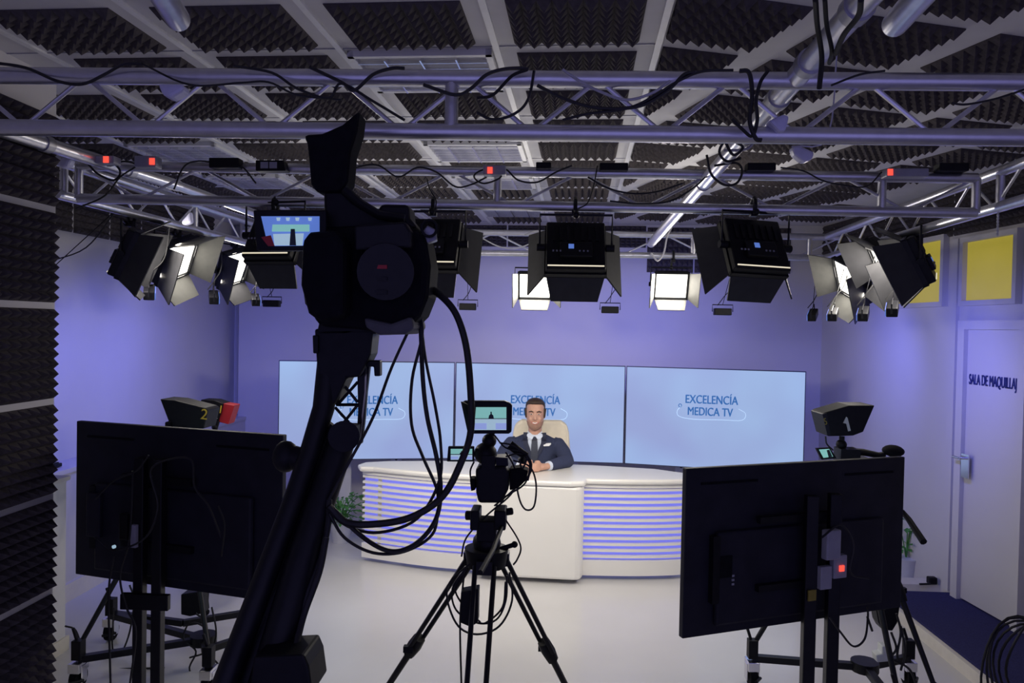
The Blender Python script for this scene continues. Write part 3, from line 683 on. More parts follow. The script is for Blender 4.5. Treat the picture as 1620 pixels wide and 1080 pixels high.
# clasped hands on the desk top: palms and interlaced fingers
HC = Vector((MX-0.0, MY-0.455, DZ+0.05))
for s in (-1, 1):
    pc = HC+Vector((s*0.036, 0.008, 0.0))
    bm_.tube([WR[s], pc+Vector((s*0.02, 0.01, 0))], [0.026, 0.03], 10)
    bm_.ball(pc, 0.036, (1.05, 0.55, 0.95))
    for i, (ln, r) in enumerate(((0.07, 0.0088), (0.078, 0.009), (0.072, 0.0088), (0.058, 0.008))):
        zz = 0.026-0.017*i-(0.006 if s < 0 else 0)
        a = pc+Vector((s*0.012, -0.018, zz)); b_ = pc+Vector((-s*0.022, -0.04-0.002*i, zz+0.004)); c_ = pc+Vector((-s*(0.022+ln*0.42), -0.022, zz+0.002)); d_ = pc+Vector((-s*(0.03+ln*0.45), -0.004, zz-0.002))
        bm_.tube(cat_rom([a, b_, c_, d_], 4), r, 8)
    bm_.tube(cat_rom([pc+Vector((s*0.015, 0.0, 0.028)), pc+Vector((s*0.0, -0.012, 0.046)), pc+Vector((-s*0.028, -0.02, 0.05-0.008*(s+1)/2))], 4), [0.012]*5+[0.011]*3+[0.009], 8)
man = bm_.build('person', M_SKIN, None, org=(MX, MY, 0), voxel=0.0055, soft=3)
tag(man, 'seated person in navy suit and tie, hands clasped on the desk, smiling to camera', 'person')
# jacket
j = MB()
j.loft([((MX, MY+0.0, 0.55), 0.2, 0.15), ((MX, MY-0.02, 0.7), 0.195, 0.145), ((MX, MY-0.03, 0.85), 0.2, 0.145), ((MX, MY-0.02, 0.98), 0.215, 0.14), ((MX, MY-0.015, SZ-0.05), 0.222, 0.125), ((MX, MY-0.01, SZ+0.005), 0.18, 0.098), ((MX, MY, SZ+0.045), 0.09, 0.075)], 28)
for s in (-1, 1):
    j.ball(SH[s]+Vector((s*0.005, 0, -0.005)), 0.068, (1, 1, 0.9))
    j.tube([SH[s], SH[s].lerp(EL[s], .5)+Vector((s*0.012, 0, 0)), EL[s]], [0.068, 0.062, 0.056], 14); j.ball(EL[s], 0.056)
    w_ = EL[s].lerp(WR[s], 0.86); j.tube([EL[s], w_], [0.056, 0.041], 14)
jk = j.build('jacket', M_SUIT, man, voxel=0.009, soft=3)
# shirt front, collar, tie, lapels lie over the chest
N0 = SZ+0.045
from mathutils.bvhtree import BVHTree
_dg = bpy.context.evaluated_depsgraph_get(); _dg.update()
_bv = BVHTree.FromObject(jk, _dg)
def chest(x, z):    # y of the jacket surface at (x, z)
    h_ = _bv.ray_cast(Vector((x, -1.0, z)), Vector((0, 1, 0)))
    y = min([q[0].y for q in (h_, _bv.ray_cast(Vector((x, -1.0, z-0.015)), Vector((0, 1, 0))), _bv.ray_cast(Vector((x, -1.0, z+0.01)), Vector((0, 1, 0)))) if q[0] is not None]+[-0.07])
    return MY+max(y, -0.20)
def cloth(name, rows, m, off, th=0.007, n=5, mx=1):
    """rows of (z, x0, x1) make a solid piece that follows the chest"""
    vs = []; fs = []
    if len(rows) > 4 and len(rows) < 20:
        rows = [(z0+(z1-z0)*k/5, a0+(a1-a0)*k/5, b0_+(b1-b0_)*k/5) for (z0, a0, b0_), (z1, a1, b1) in zip(rows, rows[1:]) for k in range(5)]+[rows[-1]]
    for g in (0, 1):
        for z, x0, x1 in rows:
            for i in range(n+1):
                x = x0+(x1-x0)*i/n; vs.append((MX+mx*x, chest(x, z)-off+g*(th+0.02), z))
    R_ = len(rows); w_ = n+1; q = R_*w_
    for r in range(R_-1):
        for i in range(n):
            a = r*w_+i; fs += [(a, a+1, a+w_+1, a+w_), (q+a, q+a+w_, q+a+w_+1, q+a+1)]
        a = r*w_; fs += [(a, a+w_, q+a+w_, q+a), (a+n, q+a+n, q+a+n+w_, a+n+w_)]
    fs += [tuple(range(w_))+tuple(q+i for i in range(w_))[::-1], tuple((R_-1)*w_+i for i in range(w_))[::-1]+tuple(q+(R_-1)*w_+i for i in range(w_))]
    return MB().add(vs, fs).build(name, m, man, smooth=True)
ZB0 = 0.80
def hw(z): return 0.058*min(1, max(0.04, (z-ZB0)/(N0-0.05-ZB0)))
zs = [ZB0+(N0+0.02-ZB0)*i/28 for i in range(29)]
cloth('shirt', [(z, -hw(z), hw(z)) for z in zs], M_SHIRT, 0.008)
for s in (-1, 1):
    MB().prism([Vector((MX+s*0.060, MY-0.065, N0+0.035)), Vector((MX+s*0.006, MY-0.115, N0-0.004)), Vector((MX+s*0.034, MY-0.132, N0-0.045)), Vector((MX+s*0.066, MY-0.1, N0-0.005))], (0, 0.016, 0)).build('collar', M_SHIRT, man)
cloth('tie', [(0.79, -0.026, 0.026), (0.85, -0.029, 0.029), (0.92, -0.027, 0.027), (0.98, -0.023, 0.023), (N0-0.06, -0.015, 0.015), (N0-0.045, -0.011, 0.011), (N0-0.03, -0.017, 0.017), (N0-0.008, -0.02, 0.02)], M_TIE, 0.017, n=4)
for s in (-1, 1):
    cloth('lapel', [(z, hw(z)-0.004, hw(z)+0.008+0.036*min(1, (z-ZB0)/0.16)*(1 if z < N0-0.06 else 0.8)) for z in zs], M_LAPEL, 0.015, mx=s)
    cloth('jacket_front', [(ZB0-0.06, -0.002, 0.004), (ZB0, -0.002, 0.008)], M_SUIT, 0.01, n=2, mx=s)
cloth('pocket_square', [(0.928, 0.075, 0.12), (0.938, 0.073, 0.134), (0.95, 0.10, 0.136)], M_WHITE, 0.016, n=3)
for s in (-1, 1):
    a = EL[s].lerp(WR[s], 0.84); b_ = EL[s].lerp(WR[s], 0.93); MB().cyl(a, b_, 0.038, 0.036, n=16).build('shirt_cuff', M_SHIRT, man, smooth=True)
    kn_ = Vector((MX+s*0.13, MY-0.42, 0.55)); an_ = Vector((MX+s*0.14, MY-0.38, 0.1))
    MB().tube(cat_rom([Vector((MX+s*0.09, MY, 0.56)), kn_, kn_+Vector((0, 0.01, -0.05)), an_], 5), 0.075, 12).build('trouser_leg', M_SUIT, man, smooth=True)
    MB().ball(an_+Vector((0, -0.09, -0.055)), 0.05, (0.9, 2.6, 0.85)).build('shoe', M_BLK, man, smooth=True)
# hair, brows, eyes, mouth, beard
h = MB()
h.loft([(hc+Vector((0, 0.045, -0.05)), 0.07, 0.06), (hc+Vector((0, 0.038, 0.01)), 0.081, 0.072), (hc+Vector((0, 0.034, 0.05)), 0.084, 0.080), (hc+Vector((0, 0.03, 0.076)), 0.083, 0.085), (hc+Vector((0, 0.006, 0.094)), 0.078, 0.101), (hc+Vector((0, 0.0, 0.108)), 0.068, 0.096), (hc+Vector((0, 0.0, 0.122)), 0.055, 0.08), (hc+Vector((0, 0.004, 0.133)), 0.025, 0.04)], 24)
for s in (-1, 1): h.tube([hc+Vector((s*0.078, -0.02, 0.05)), hc+Vector((s*0.077, -0.022, 0.0)), hc+Vector((s*0.074, -0.02, -0.03))], [0.016, 0.012, 0.007], 8)
h.build('hair', M_HAIR, man, voxel=0.006, soft=2)
MB().loft([(hc+Vector((0, -0.045, -0.124)), 0.03, 0.03), (hc+Vector((0, -0.026, -0.11)), 0.052, 0.062), (hc+Vector((0, -0.017, -0.085)), 0.064, 0.082), (hc+Vector((0, -0.006, -0.058)), 0.071, 0.0925)], 24).build('beard', M_BEARD, man, smooth=True)
for s in (-1, 1):
    MB().ball(hc+Vector((s*0.031, -0.088, 0.008)), 0.0105, (1.2, 0.7, 0.36)).build('eye', M_EYE, man, smooth=True)
    MB().ball(hc+Vector((s*0.031, -0.0955, 0.008)), 0.0048, (1, 0.5, 0.8)).build('pupil', M_BLK, man, smooth=True)
    MB().tube([hc+Vector((s*0.014, -0.1, 0.026)), hc+Vector((s*0.032, -0.097, 0.033)), hc+Vector((s*0.052, -0.082, 0.026))], [0.004, 0.005, 0.003], 6).build('eyebrow', M_HAIR, man)
MB().tube(cat_rom([hc+Vector((x, y, z)) for x, y, z in ((-0.03, -0.088, -0.058), (-0.015, -0.1, -0.067), (0, -0.103, -0.069), (0.015, -0.1, -0.067), (0.03, -0.088, -0.058))], 3), 0.0055, 8).build('mouth', M_LIP, man, smooth=True)
MB().tube([hc+Vector((x, y, z)) for x, y, z in ((-0.018, -0.1, -0.062), (0, -0.1065, -0.0655), (0.018, -0.1, -0.062))], 0.0038, 6).build('teeth', M_WHITE, man, smooth=True)

# ================================================================== PLANTS
def plant(base, lb, n, spread, hgt, size):
    L = thing('potted_plant', base, lb, 'plant'); B_ = Vector(base)
    MB().loft([(B_+Vector((0, 0, 0.0)), 0.07, 0.07), (B_+Vector((0, 0, 0.16)), 0.095, 0.095), (B_+Vector((0, 0, 0.17)), 0.1, 0.1)], 20).build('pot', M_POT, L, smooth=True)
    lf = MB(); st = MB(); rnd = random.Random(hash(lb) % 1000 if 0 else len(lb))
    for i in range(n):
        a = rnd.uniform(0, 6.283); rr = spread*rnd.uniform(0.2, 1); z = hgt*rnd.uniform(0.45, 1); p = B_+Vector((rr*math.cos(a), rr*math.sin(a), z))
        if i % 4 == 0: st.tube(cat_rom([B_+Vector((0, 0, 0.15)), B_.lerp(p, .5)+Vector((0, 0, 0.12)), p], 4), 0.004, 5)
        ax = Vector((math.cos(a), math.sin(a), rnd.uniform(-0.7, 0.3))).normalized(); sd = ax.cross(Vector((rnd.uniform(-.4, .4), rnd.uniform(-.4, .4), 1))).normalized(); up = sd.cross(ax)
        s_ = size*rnd.uniform(0.7, 1.2)
        lf.add([p, p+ax*s_*0.4+sd*s_*0.32+up*0.004, p+ax*s_, p+ax*s_*0.4-sd*s_*0.32+up*0.004, p+ax*s_*0.45-up*s_*0.07], [(0, 1, 4), (1, 2, 4), (2, 3, 4), (3, 0, 4)])
    st.build('stem', M_LEAF, L); lf.build('foliage', M_LEAF, L, clean=False)
p = PY(540, 820, 6.5); plant((p.x, 6.5, 0), 'bushy green plant at the left end of the desk', 170, 0.19, 0.42, 0.06)
p = PY(1438, 870, 6.0); plant((p.x-0.02, 6.0, 0), 'small green plant by the right wall behind the monitor', 26, 0.07, 0.5, 0.075)

# ================================================================== MONITORS ON STANDS (seen from behind)
def big_monitor(lb, tl, bl, tr, br, Yl, Yr, poles, ly, cat='monitor'):
    TL, BL_, TR, BR_ = PY(*tl, Yl), PY(*bl, Yl), PY(*tr, Yr), PY(*br, Yr)
    zt_ = (TL.z+TR.z)/2; zb_ = (BL_.z+BR_.z)/2
    A = Vector(((TL.x+BL_.x)/2, Yl, zb_)); B = Vector(((TR.x+BR_.x)/2, Yr, zb_)); ux = (B-A).normalized(); n = Vector((ux.y, -ux.x, 0)); up = Vector((0, 0, zt_-zb_)); W = (B-A).length; H = up.z
    T = thing('floor_monitor', ((A+B)/2).xy.to_3d(), lb, cat, 'big monitors on stands facing the desk')
    def Q(u, v, d): return A + ux*(u*W) + up*v + n*d
    def slab(u0, u1, v0, v1, d0, d1): return MB().hexa([Q(u0, v0, d1), Q(u1, v0, d1), Q(u1, v0, d0), Q(u0, v0, d0), Q(u0, v1, d1), Q(u1, v1, d1), Q(u1, v1, d0), Q(u0, v1, d0)])
    slab(0, 1, 0, 1, -0.03, 0).build('cabinet', M_DARK, T, bevel=0.004)
    slab(0.012, 0.988, 0.015, 0.985, -0.034, -0.03).build('display', M_DWHT, T)
    slab(0.12, 0.88, 0.06, 0.62, 0, 0.028).build('rear_cover', M_DARK, T, bevel=0.012)
    slab(0.06, 0.3, 0.9, 0.915, 0, 0.003).build('vent_slot', M_BLK2, T)
    slab(0.7, 0.94, 0.9, 0.915, 0, 0.003).build('vent_slot', M_BLK2, T)
    slab(0.1, 0.13, 0.2, 0.6, 0.0, 0.03).build('port_strip', M_BLK, T)
    pl = []
    for (x, w) in poles:
        t = ((PY(x, 800, (Yl+Yr)/2).x)-A.x)/(B.x-A.x); c = Q(t, 0, 0.075); pl.append(c)
        MB().box((c.x, c.y, (zb_+H*0.82)/2), (w, 0.045, zb_+H*0.82)).build('pole', M_BLKM, T, bevel=0.004)
    c0, c1 = pl; m_ = (c0+c1)/2
    slab(0.28, 0.62, 0.66, 0.70, 0.028, 0.055).build('mount_rail', M_BLKM, T); slab(0.28, 0.62, 0.25, 0.29, 0.028, 0.055).build('mount_rail', M_BLKM, T)
    MB().box((m_.x, m_.y-0.03, PY(250, ly, m_.y).z), (abs(c1.x-c0.x)+0.12, 0.03, 0.07)).build('cross_clamp', M_BLKM, T, bevel=0.004)
    MB().box((m_.x, m_.y, 0.03), (0.75, 0.07, 0.05)).box((m_.x-0.33, m_.y, 0.03), (0.06, 0.6, 0.05)).box((m_.x+0.33, m_.y, 0.03), (0.06, 0.6, 0.05)).build('base', M_BLKM, T, bevel=0.004)
    return T, Q, slab, pl
ML, QL, slabL, polL = big_monitor('large monitor on twin poles at left, dark navy back to the camera', (118, 664), (122, 905), (449, 690), (443, 958), 3.5, 3.22, ((237, 0.045), (270, 0.045)), 948)
MR, QR, slabR, polR = big_monitor('large monitor on twin poles at right, power strip glowing on its back', (1086, 742), (1080, 1013), (1433, 722), (1424, 958), 3.05, 3.5, ((1263, 0.05), (1306, 0.05)), 1300)
# left monitor extras: boxes, looped cables
slabL(0.1, 0.17, 0.28, 0.56, 0.028, 0.05).build('power_brick', M_DARK, ML, bevel=0.004)
slabL(0.29, 0.33, 0.3, 0.46, 0.05, 0.075).build('adapter', M_GREY if 0 else M_BLKM, ML, bevel=0.003)
MB().cyl(QL(0.25, 0.24, 0.05), QL(0.25, 0.24, 0.06), 0.008).build('plug_light', M_DWHT, ML)
slabL(0.385, 0.41, 0.28, 0.42, 0.10, 0.12).build('adapter', M_GREY, ML, bevel=0.003)
for pts in ([(150, 790), (180, 760), (215, 745), (235, 720)], [(150, 850), (180, 870), (230, 850), (250, 800), (240, 740), (300, 725), (308, 770), (330, 800), (350, 850)], [(210, 745), (205, 850), (190, 910), (200, 960), (215, 1000), (205, 1085)], [(345, 800), (355, 830), (350, 880)], [(180, 880), (172, 940), (175, 1085)]):
    cable('', [(x, y, 3.12) for x, y in pts], 0.0045, M_CABLE, ML, 'wire')
# right monitor extras
slabR(0.515, 0.58, 0.44, 0.62, 0.10, 0.135).build('socket_box', M_GREY, MR, bevel=0.006)
lab(slabR(0.50, 0.55, 0.26, 0.40, 0.10, 0.125).build('socket_box', M_GREY, MR, bevel=0.004), 'pale grey plug on the power strip')
ps = slabR(0.555, 0.615, 0.32, 0.46, 0.10, 0.128).build('power_strip', M_GREY, MR, bevel=0.004)
slabR(0.578, 0.598, 0.365, 0.40, 0.128, 0.134).build('switch', M_RED, ps)
lab(slabR(0.463, 0.497, 0.19, 0.255, 0.098, 0.104).build('sticker', M_YDIM, MR), 'yellow sticker on the pole')
for v in (0.3, 0.325, 0.35): slabR(0.18, 0.19, v, v+0.012, 0.028, 0.031).build('port', M_GREY, MR)
slabR(0.13, 0.18, 0.35, 0.48, 0.028, 0.031).build('rating_plate', M_BLK2, MR)
for pts in ([(1312, 975), (1330, 1000), (1350, 1022), (1368, 1010), (1373, 975), (1372, 960)], [(1300, 850), (1330, 830), (1350, 860), (1345, 905), (1375, 915)]):
    cable('', [(x, y, 3.15) for x, y in pts], 0.0045, M_CABLE, MR, 'wire')

# ================================================================== TRIPODS
def leg_pair(mb, a, b, r, gap, side):
    s = Vector(side)*gap; mb.cyl(Vector(a)-s, Vector(b)-s*0.9, r, n=8); mb.cyl(Vector(a)+s, Vector(b)+s*0.9, r, n=8); return mb
def tripod(L, top, feet, r=0.012, split=0.55, mount=True):
    """twin tube two stage legs as children of L"""
    top = Vector(top)
    MB().cyl(top-Vector((0, 0, 0.07)), top, 0.075, 0.085, n=20).build('bowl', M_BLK, L, smooth=True)
    for f in feet:
        f = Vector(f); d = (f-top); hz = Vector((d.x, d.y, 0)).normalized(); sd = Vector((-hz.y, hz.x, 0)); a = top+hz*0.07-Vector((0, 0, 0.05)); m_ = a.lerp(f, split)
        l = MB(); leg_pair(l, a, m_, r*0.85, 0.036, sd); l.box(a, (0.06, 0.06, 0.05)); lg = l.build('leg', M_BLKM, L, smooth=True)
        MB().tube([m_-(f-a).normalized()*0.05, m_, m_+(f-a).normalized()*0.05], [0.026, 0.03, 0.024], 8).box(m_+sd*0.035, (0.04, 0.025, 0.025)).build('leg_clamp', M_BLK, lg, smooth=True)
        MB().cyl(m_, f, r*1.25, r, n=8).build('lower_tube', M_BLKM, lg, smooth=True)
        MB().ball(f+Vector((0, 0, 0.0)), 0.022).build('foot', M_BLK2, lg, smooth=True)
def dolly(L, hub, tips):
    hub = Vector(hub); MB().cyl(hub-Vector((0, 0, 0.02)), hub+Vector((0, 0, 0.03)), 0.07, n=16).build('dolly_hub', M_BLKM, L, smooth=True)
    for t in tips:
        t = Vector(t); d = (t-hub).normalized(); R = d.to_track_quat('Y', 'Z').to_matrix()
        am = MB().box((hub+t)/2, (0.04, (t-hub).length, 0.035), R).build('dolly_arm', M_BLKM, L, bevel=0.003)
        MB().box(t+Vector((0, 0, 0.05)), (0.05, 0.05, 0.10)).cyl(t+Vector((-0.01, 0, 0.1)), t+Vector((-0.03, 0, 0.16)), 0.008).build('leg_lock', M_BLK, am, bevel=0.003)
        MB().cyl(Vector((t.x-0.018, t.y, 0.055)), Vector((t.x+0.018, t.y, 0.055)), 0.055, n=20).build('wheel', M_BLK2, am, smooth=True)
        MB().box(Vector((t.x, t.y, 0.115)), (0.06, 0.09, 0.05)).box(Vector((t.x-0.03, t.y, 0.08)), (0.008, 0.05, 0.09)).box(Vector((t.x+0.03, t.y, 0.08)), (0.008, 0.05, 0.09)).build('caster_fork', M_CHROME, am, bevel=0.003)
        MB().cyl(Vector((t.x, t.y-0.09, 0.06)), Vector((t.x+0.04, t.y-0.02, 0.05)), 0.008).build('brake', M_BLK, am)

# --- centre camera on tripod
CY = 2.9
T = thing('camera_tripod', (PY(770, 800, CY).x, CY, 0), 'black video tripod standing centrally in front of the desk', 'tripod', 'video tripods')
tc_ = PY(770, 866, CY)
def floor_at(x1, y1, x2, y2, Y1):  # extend pixel line to the floor with the given top depth
    pass
feet = [PY(548, 1206, CY+0.38), PY(955, 1206, CY+0.38), Vector((tc_.x-0.01, CY-0.75, 0.02))]
feet = [Vector((f.x, f.y, 0.02)) for f in feet]
tripod(T, tc_+Vector((0, 0, 0.0)), feet, 0.0115, 0.43)
sp = MB()
mid = tc_*1; mid.z = 0.62
for f in feet:
    q = Vector(tc_).lerp(f, 0.66); sp.cyl((mid.x, mid.y, 0.36), q, 0.008, n=8)
sp.box((mid.x, mid.y-0.5, 0.66), (0.1, 0.06, 0.06)); sp.cyl((mid.x, mid.y, 0.3), (mid.x, mid.y, 0.5), 0.03)
sp.build('spreader', M_BLKM, T, smooth=True)
MB().ball(PY(770, 858, CY), 0.055, (1, 1, 0.9)).build('levelling_ball', M_BLK, T, smooth=True)
MB().cyl(PY(814, 861, CY), PY(780, 872, CY), 0.009).ball(PY(814, 861, CY), 0.013).build('bowl_knob', M_BLK, T, smooth=True)
hd = MB(); hd.box(PY(771, 836, CY), (0.075, 0.1, 0.08)); hd.box(PY(753, 818, CY), (0.035, 0.11, 0.075)).box(PY(792, 818, CY), (0.045, 0.11, 0.075)).cyl(PY(736, 815, CY), PY(750, 815, CY), 0.018).cyl(PY(797, 810, CY), PY(812, 808, CY), 0.014)
hd.build('fluid_head', M_BLK, T, bevel=0.006)
MB().tube([PY(797, 825, CY), PY(780, 870, CY-0.25), PY(760, 905, CY-0.4)], 0.009, 8).build('pan_bar', M_BLKM, T, smooth=True)
bat = outl([(729, 937), (757, 932), (756, 985), (744, 992), (728, 985)], CY-0.12, 0.06).build('battery_pack', M_BLK, T, bevel=0.004)
for pts in ([(745, 890), (712, 920), (708, 950), (725, 990), (755, 1003), (790, 990), (810, 950), (806, 905)], [(740, 895), (716, 930), (722, 965), (755, 985), (785, 980), (800, 950), (802, 910)], [(738, 900), (720, 930), (735, 960), (760, 984)], [(756, 985), (770, 984), (795, 960), (800, 920)], [(735, 900), (728, 980), (730, 1085)]):
    cable('', [(x, y, CY-0.08) for x, y in pts], 0.004, M_CABLE, T, 'wire')
C = thing('video_camera', PY(770, 800, CY), 'black video camera with lit viewfinder on the central tripod', 'camera', 'cameras of the studio')
outl([(752, 742), (757, 738), (800, 738), (806, 748), (804, 775), (793, 796), (757, 796), (753, 780)], CY-0.05, 0.3).build('body', M_BLK, C, bevel=0.01)
MB().cyl(PY(777, 760, CY+0.25), PY(777, 760, CY+0.42), 0.05, 0.06, n=20).build('lens', M_BLK, C, smooth=True)
MB().ball(PY(768, 717, CY), 0.045, (1, 1, 0.95)).ball(PY(774, 697, CY), 0.028).cyl(PY(776, 700, CY), PY(778, 684, CY), 0.012).box(PY(774, 728, CY), (0.05, 0.1, 0.05)).build('viewfinder_arm', M_BLK, C, smooth=True)
vf = outl([(731, 636), (735, 634), (798, 634), (806, 637), (810, 641), (809, 683), (805, 686), (745, 686), (740, 684)], CY-0.08, 0.03).build('viewfinder', M_BLK, C, bevel=0.003)
MB().hexa([PY(731, 636, CY-0.16), PY(753, 645, CY-0.09), PY(750, 680, CY-0.09), PY(741, 684, CY-0.14), PY(729, 635, CY-0.165), PY(735, 635, CY-0.07), PY(742, 685, CY-0.07), PY(740, 685, CY-0.145)]).build('sun_hood', M_BLK2, vf)
def lcd(parent, x0, y0, x1, y1, Y, sk=0, ci=0):
    ym = y0+(y1-y0)*0.5
    outl([(x0, y0), (x1, y0), (x1, ym), (x0-sk*.5, ym)], Y, 0.003).build('display', M_TEAL, parent)
    outl([(x0-sk*.5, ym+0.6), (x1, ym+0.6), (x1, y1), (x0-sk, y1)], Y, 0.003).build('display', M_DWHT, parent)
    outl([(x0-sk*.5, ym-0.5), (x1, ym-0.5), (x1, ym+0.6), (x0-sk*.5, ym+0.6)], Y-0.001, 0.003).build('display_line', M_DBLK, parent)
    if ci:
        w_ = (x1-x0); cx_ = (x0+x1)/2; h_ = (y1-y0)
        outl([(cx_-w_*.09, ym), (cx_-w_*.07, ym-h_*.14), (cx_-w_*.02, ym-h_*.2), (cx_-w_*.025, ym-h_*.3), (cx_+w_*.02, ym-h_*.3), (cx_+w_*.02, ym-h_*.2), (cx_+w_*.07, ym-h_*.14), (cx_+w_*.09, ym)], Y-0.002, 0.003).build('display_figure', M_DBLK, parent)
        for s in (-1, 1): outl([(cx_+s*w_*.5-(sk*.5 if s < 0 else 0), ym+h_*.2), (cx_+s*w_*.15, ym+h_*.2), (cx_+s*w_*.15, y1-1), (cx_+s*w_*.5-(sk if s < 0 else 0), y1-1)], Y-0.001, 0.003).build('display_tint', M_DBLU if 0 else mat('display_lilac', (0.2, 0.2, 0.4), 0.4, emit=(0.28, 0.36, 0.72), es=0.8), parent)
lcd(vf, 753, 644, 801, 680, CY-0.084, 3, 1)
fl = outl([(709, 706), (750, 706), (750, 730), (707, 730)], CY-0.02, 0.015).build('flip_screen', M_BLK, C, bevel=0.002)
lcd(fl, 713, 710, 747, 727, CY-0.025, 0, 1)
outl([(783, 723), (803, 724), (804, 737), (785, 737)], CY-0.03, 0.05).build('side_plate', M_GREY if 0 else M_DARK, C, bevel=0.002)
MB().tube(pp([(806, 703, CY), (818, 712, CY), (830, 720, CY-0.02), (826, 728, CY)]), 0.018, 8).build('top_handle', M_BLK, C, smooth=True)
outl([(806, 742), (822, 740), (836, 745), (832, 760), (820, 772), (806, 776)], CY-0.04, 0.08).build('cable_block', M_BLK2, C, bevel=0.006)
outl([(743, 757), (751, 757), (752, 775), (745, 777)], CY-0.04, 0.06).build('grip', M_BLK2, C, bevel=0.004)
for pts in ([(782, 688), (800, 708), (830, 716), (838, 735), (830, 765), (800, 785), (790, 800)], [(800, 715), (812, 735), (820, 760)], [(812, 728), (838, 738), (848, 765), (845, 800), (832, 806), (822, 790), (818, 760), (830, 735), (835, 722)], [(750, 730), (744, 745), (746, 765)], [(800, 722), (826, 718), (840, 745), (812, 775), (782, 800)], [(822, 726), (824, 750), (808, 782), (770, 815), (738, 850), (730, 880)], [(800, 822), (818, 850), (824, 868), (818, 885), (812, 893)], [(790, 700), (815, 706), (840, 730), (835, 760)]):
    cable('', [(x, y, CY-0.03) for x, y in pts], 0.0035, M_CABLE, C, 'wire')

# --- left cameras behind the left monitor
def studio_cam(lb, hood, face, dig, Y, txtp, body, txt_col, tx, group='cameras of the studio'):
    pass
TL_ = thing('camera_tripod', (PY(290, 800, 4.5).x, 4.5, 0), 'black tripod on wheeled dolly behind the left monitor', 'tripod', 'video tripods')
hubL = PZ(292, 985, 0.16); w1 = PZ(124, 1036, 0.14); w2 = PZ(174, 965, 0.14); w3 = PZ(385, 985, 0.14)
hubL = Vector((PY(292, 900, 4.3).x, 4.3, 0.15))
w1 = PZ(124, 1042, 0.15); w2 = PZ(176, 972, 0.15); w3 = PZ(330, 1052, 0.15)
dolly(TL_, (w1+w2+w3)/3+Vector((0.35, 0.1, 0)), [w1, w2+Vector((0, 0, 0)), w3])
tpL = PY(288, 742, 4.3)
tripod(TL_, tpL, [w1+Vector((0, 0, 0.06)), PZ(420, 960, 0.15), w3+Vector((0, 0, 0.06))], 0.013, 0.5)
for a, b in (((176, 970), (290, 985)), ((290, 985), (395, 968)), ((325, 1028), (395, 1005))):
    A = PZ(*a, 0.15); B = PZ(*b, 0.15); MB().box((A+B)/2, (0.035, (A-B).length, 0.035), (B-A).to_track_quat('Y', 'Z').to_matrix()).build('dolly_arm', M_BLKM, TL_, bevel=0.003)
outl([(286, 940), (318, 935), (322, 970), (300, 975), (286, 972)], 4.1, 0.08).build('leg_hinge', M_BLK, TL_, bevel=0.005)
for pts in ([(300, 980), (290, 1010), (310, 1030), (300, 1060), (330, 1085)], [(335, 960), (342, 1000), (335, 1040), (345, 1080)], [(205, 925), (212, 950), (205, 1000), (190, 1035), (178, 1025), (180, 960)], [(290, 990), (310, 985), (330, 1000), (325, 1030), (300, 1040)], [(103, 990), (118, 995), (126, 1012)], [(146, 1060), (180, 1058), (260, 1056)], [(310, 970), (325, 985), (330, 1030), (345, 1050)]):
    cable('', [(x, y, 4.0) for x, y in pts], 0.005, M_CABLE, TL_, 'wire')
CL = thing('video_camera', PY(290, 700, 4.3), 'studio camera with black hood marked 2 above left monitor', 'camera', 'cameras of the studio')
Yc = 4.2
MB().box(PY(290, 712, Yc+0.1), (0.16, 0.35, 0.16)).build('body', M_BLK, CL, bevel=0.01)
MB().cyl(PY(290, 712, Yc+0.2), PY(290, 712, Yc+0.5), 0.05, 0.06, n=20).build('lens', M_BLK, CL, smooth=True)
MB().cyl(PY(292, 700, Yc), PY(292, 676, Yc), 0.02).build('viewfinder_arm', M_BLK, CL)
hd = MB().prism([PY(x, y, Yc) for x, y in ((253, 631), (277, 633), (324, 645), (329, 649), (322, 678), (264, 676), (266, 665))], (0, 0.16, 0)).build('sun_hood', M_BLK, CL, bevel=0.005)
text('lettering', '2', 0.085, frame_mtx(PY(323, 656, Yc-0.004), CR-CU*0.15, CU), M_YTXT, hd, 0.001)
MB().box(PY(267, 672, Yc-0.01), (0.03, 0.04, 0.04)).build('hood_knob', M_BLK2, CL, bevel=0.008)
C1 = thing('video_camera', PY(345, 700, 5.0), 'studio camera whose red framed viewfinder is marked 1', 'camera', 'cameras of the studio')
Y1 = 5.0
MB().box(PY(342, 708, Y1+0.1), (0.16, 0.32, 0.15)).build('body', M_BLK, C1, bevel=0.01)
MB().cyl(PY(342, 708, Y1+0.2), PY(342, 708, Y1+0.45), 0.05, n=20).build('lens', M_BLK, C1, smooth=True)
h1 = MB().prism([PY(x, y, Y1) for x, y in ((318, 632), (338, 633), (353, 638), (345, 667), (312, 656))], (0, 0.12, 0)).build('viewfinder', M_BLK, C1, bevel=0.004)
text('lettering', '1', 0.075, frame_mtx(PY(349, 648, Y1-0.004), CR-CU*0.15, CU), M_YTXT, h1, 0.001)
MB().prism([PY(x, y, Y1-0.003) for x, y in ((334, 660), (338, 652), (344, 662))], (0, 0.003, 0)).build('white_mark', M_WTXT, h1)
MB().prism([PY(x, y, Y1+0.01) for x, y in ((353, 638), (371, 641), (361, 671), (345, 667), (327, 662), (328, 659), (346, 664))], (0, 0.1, 0)).build('red_frame', M_REDP, C1, bevel=0.003)
MB().ball(PY(340, 675, Y1), 0.022).cyl(PY(345, 666, Y1), PY(338, 690, Y1), 0.012).build('viewfinder_arm', M_BLK, C1, smooth=True)
T1 = thing('camera_tripod', (PY(345, 800, 4.9).x, 4.8, 0), 'second tripod almost hidden by the left monitor and crane arm', 'tripod', 'video tripods')
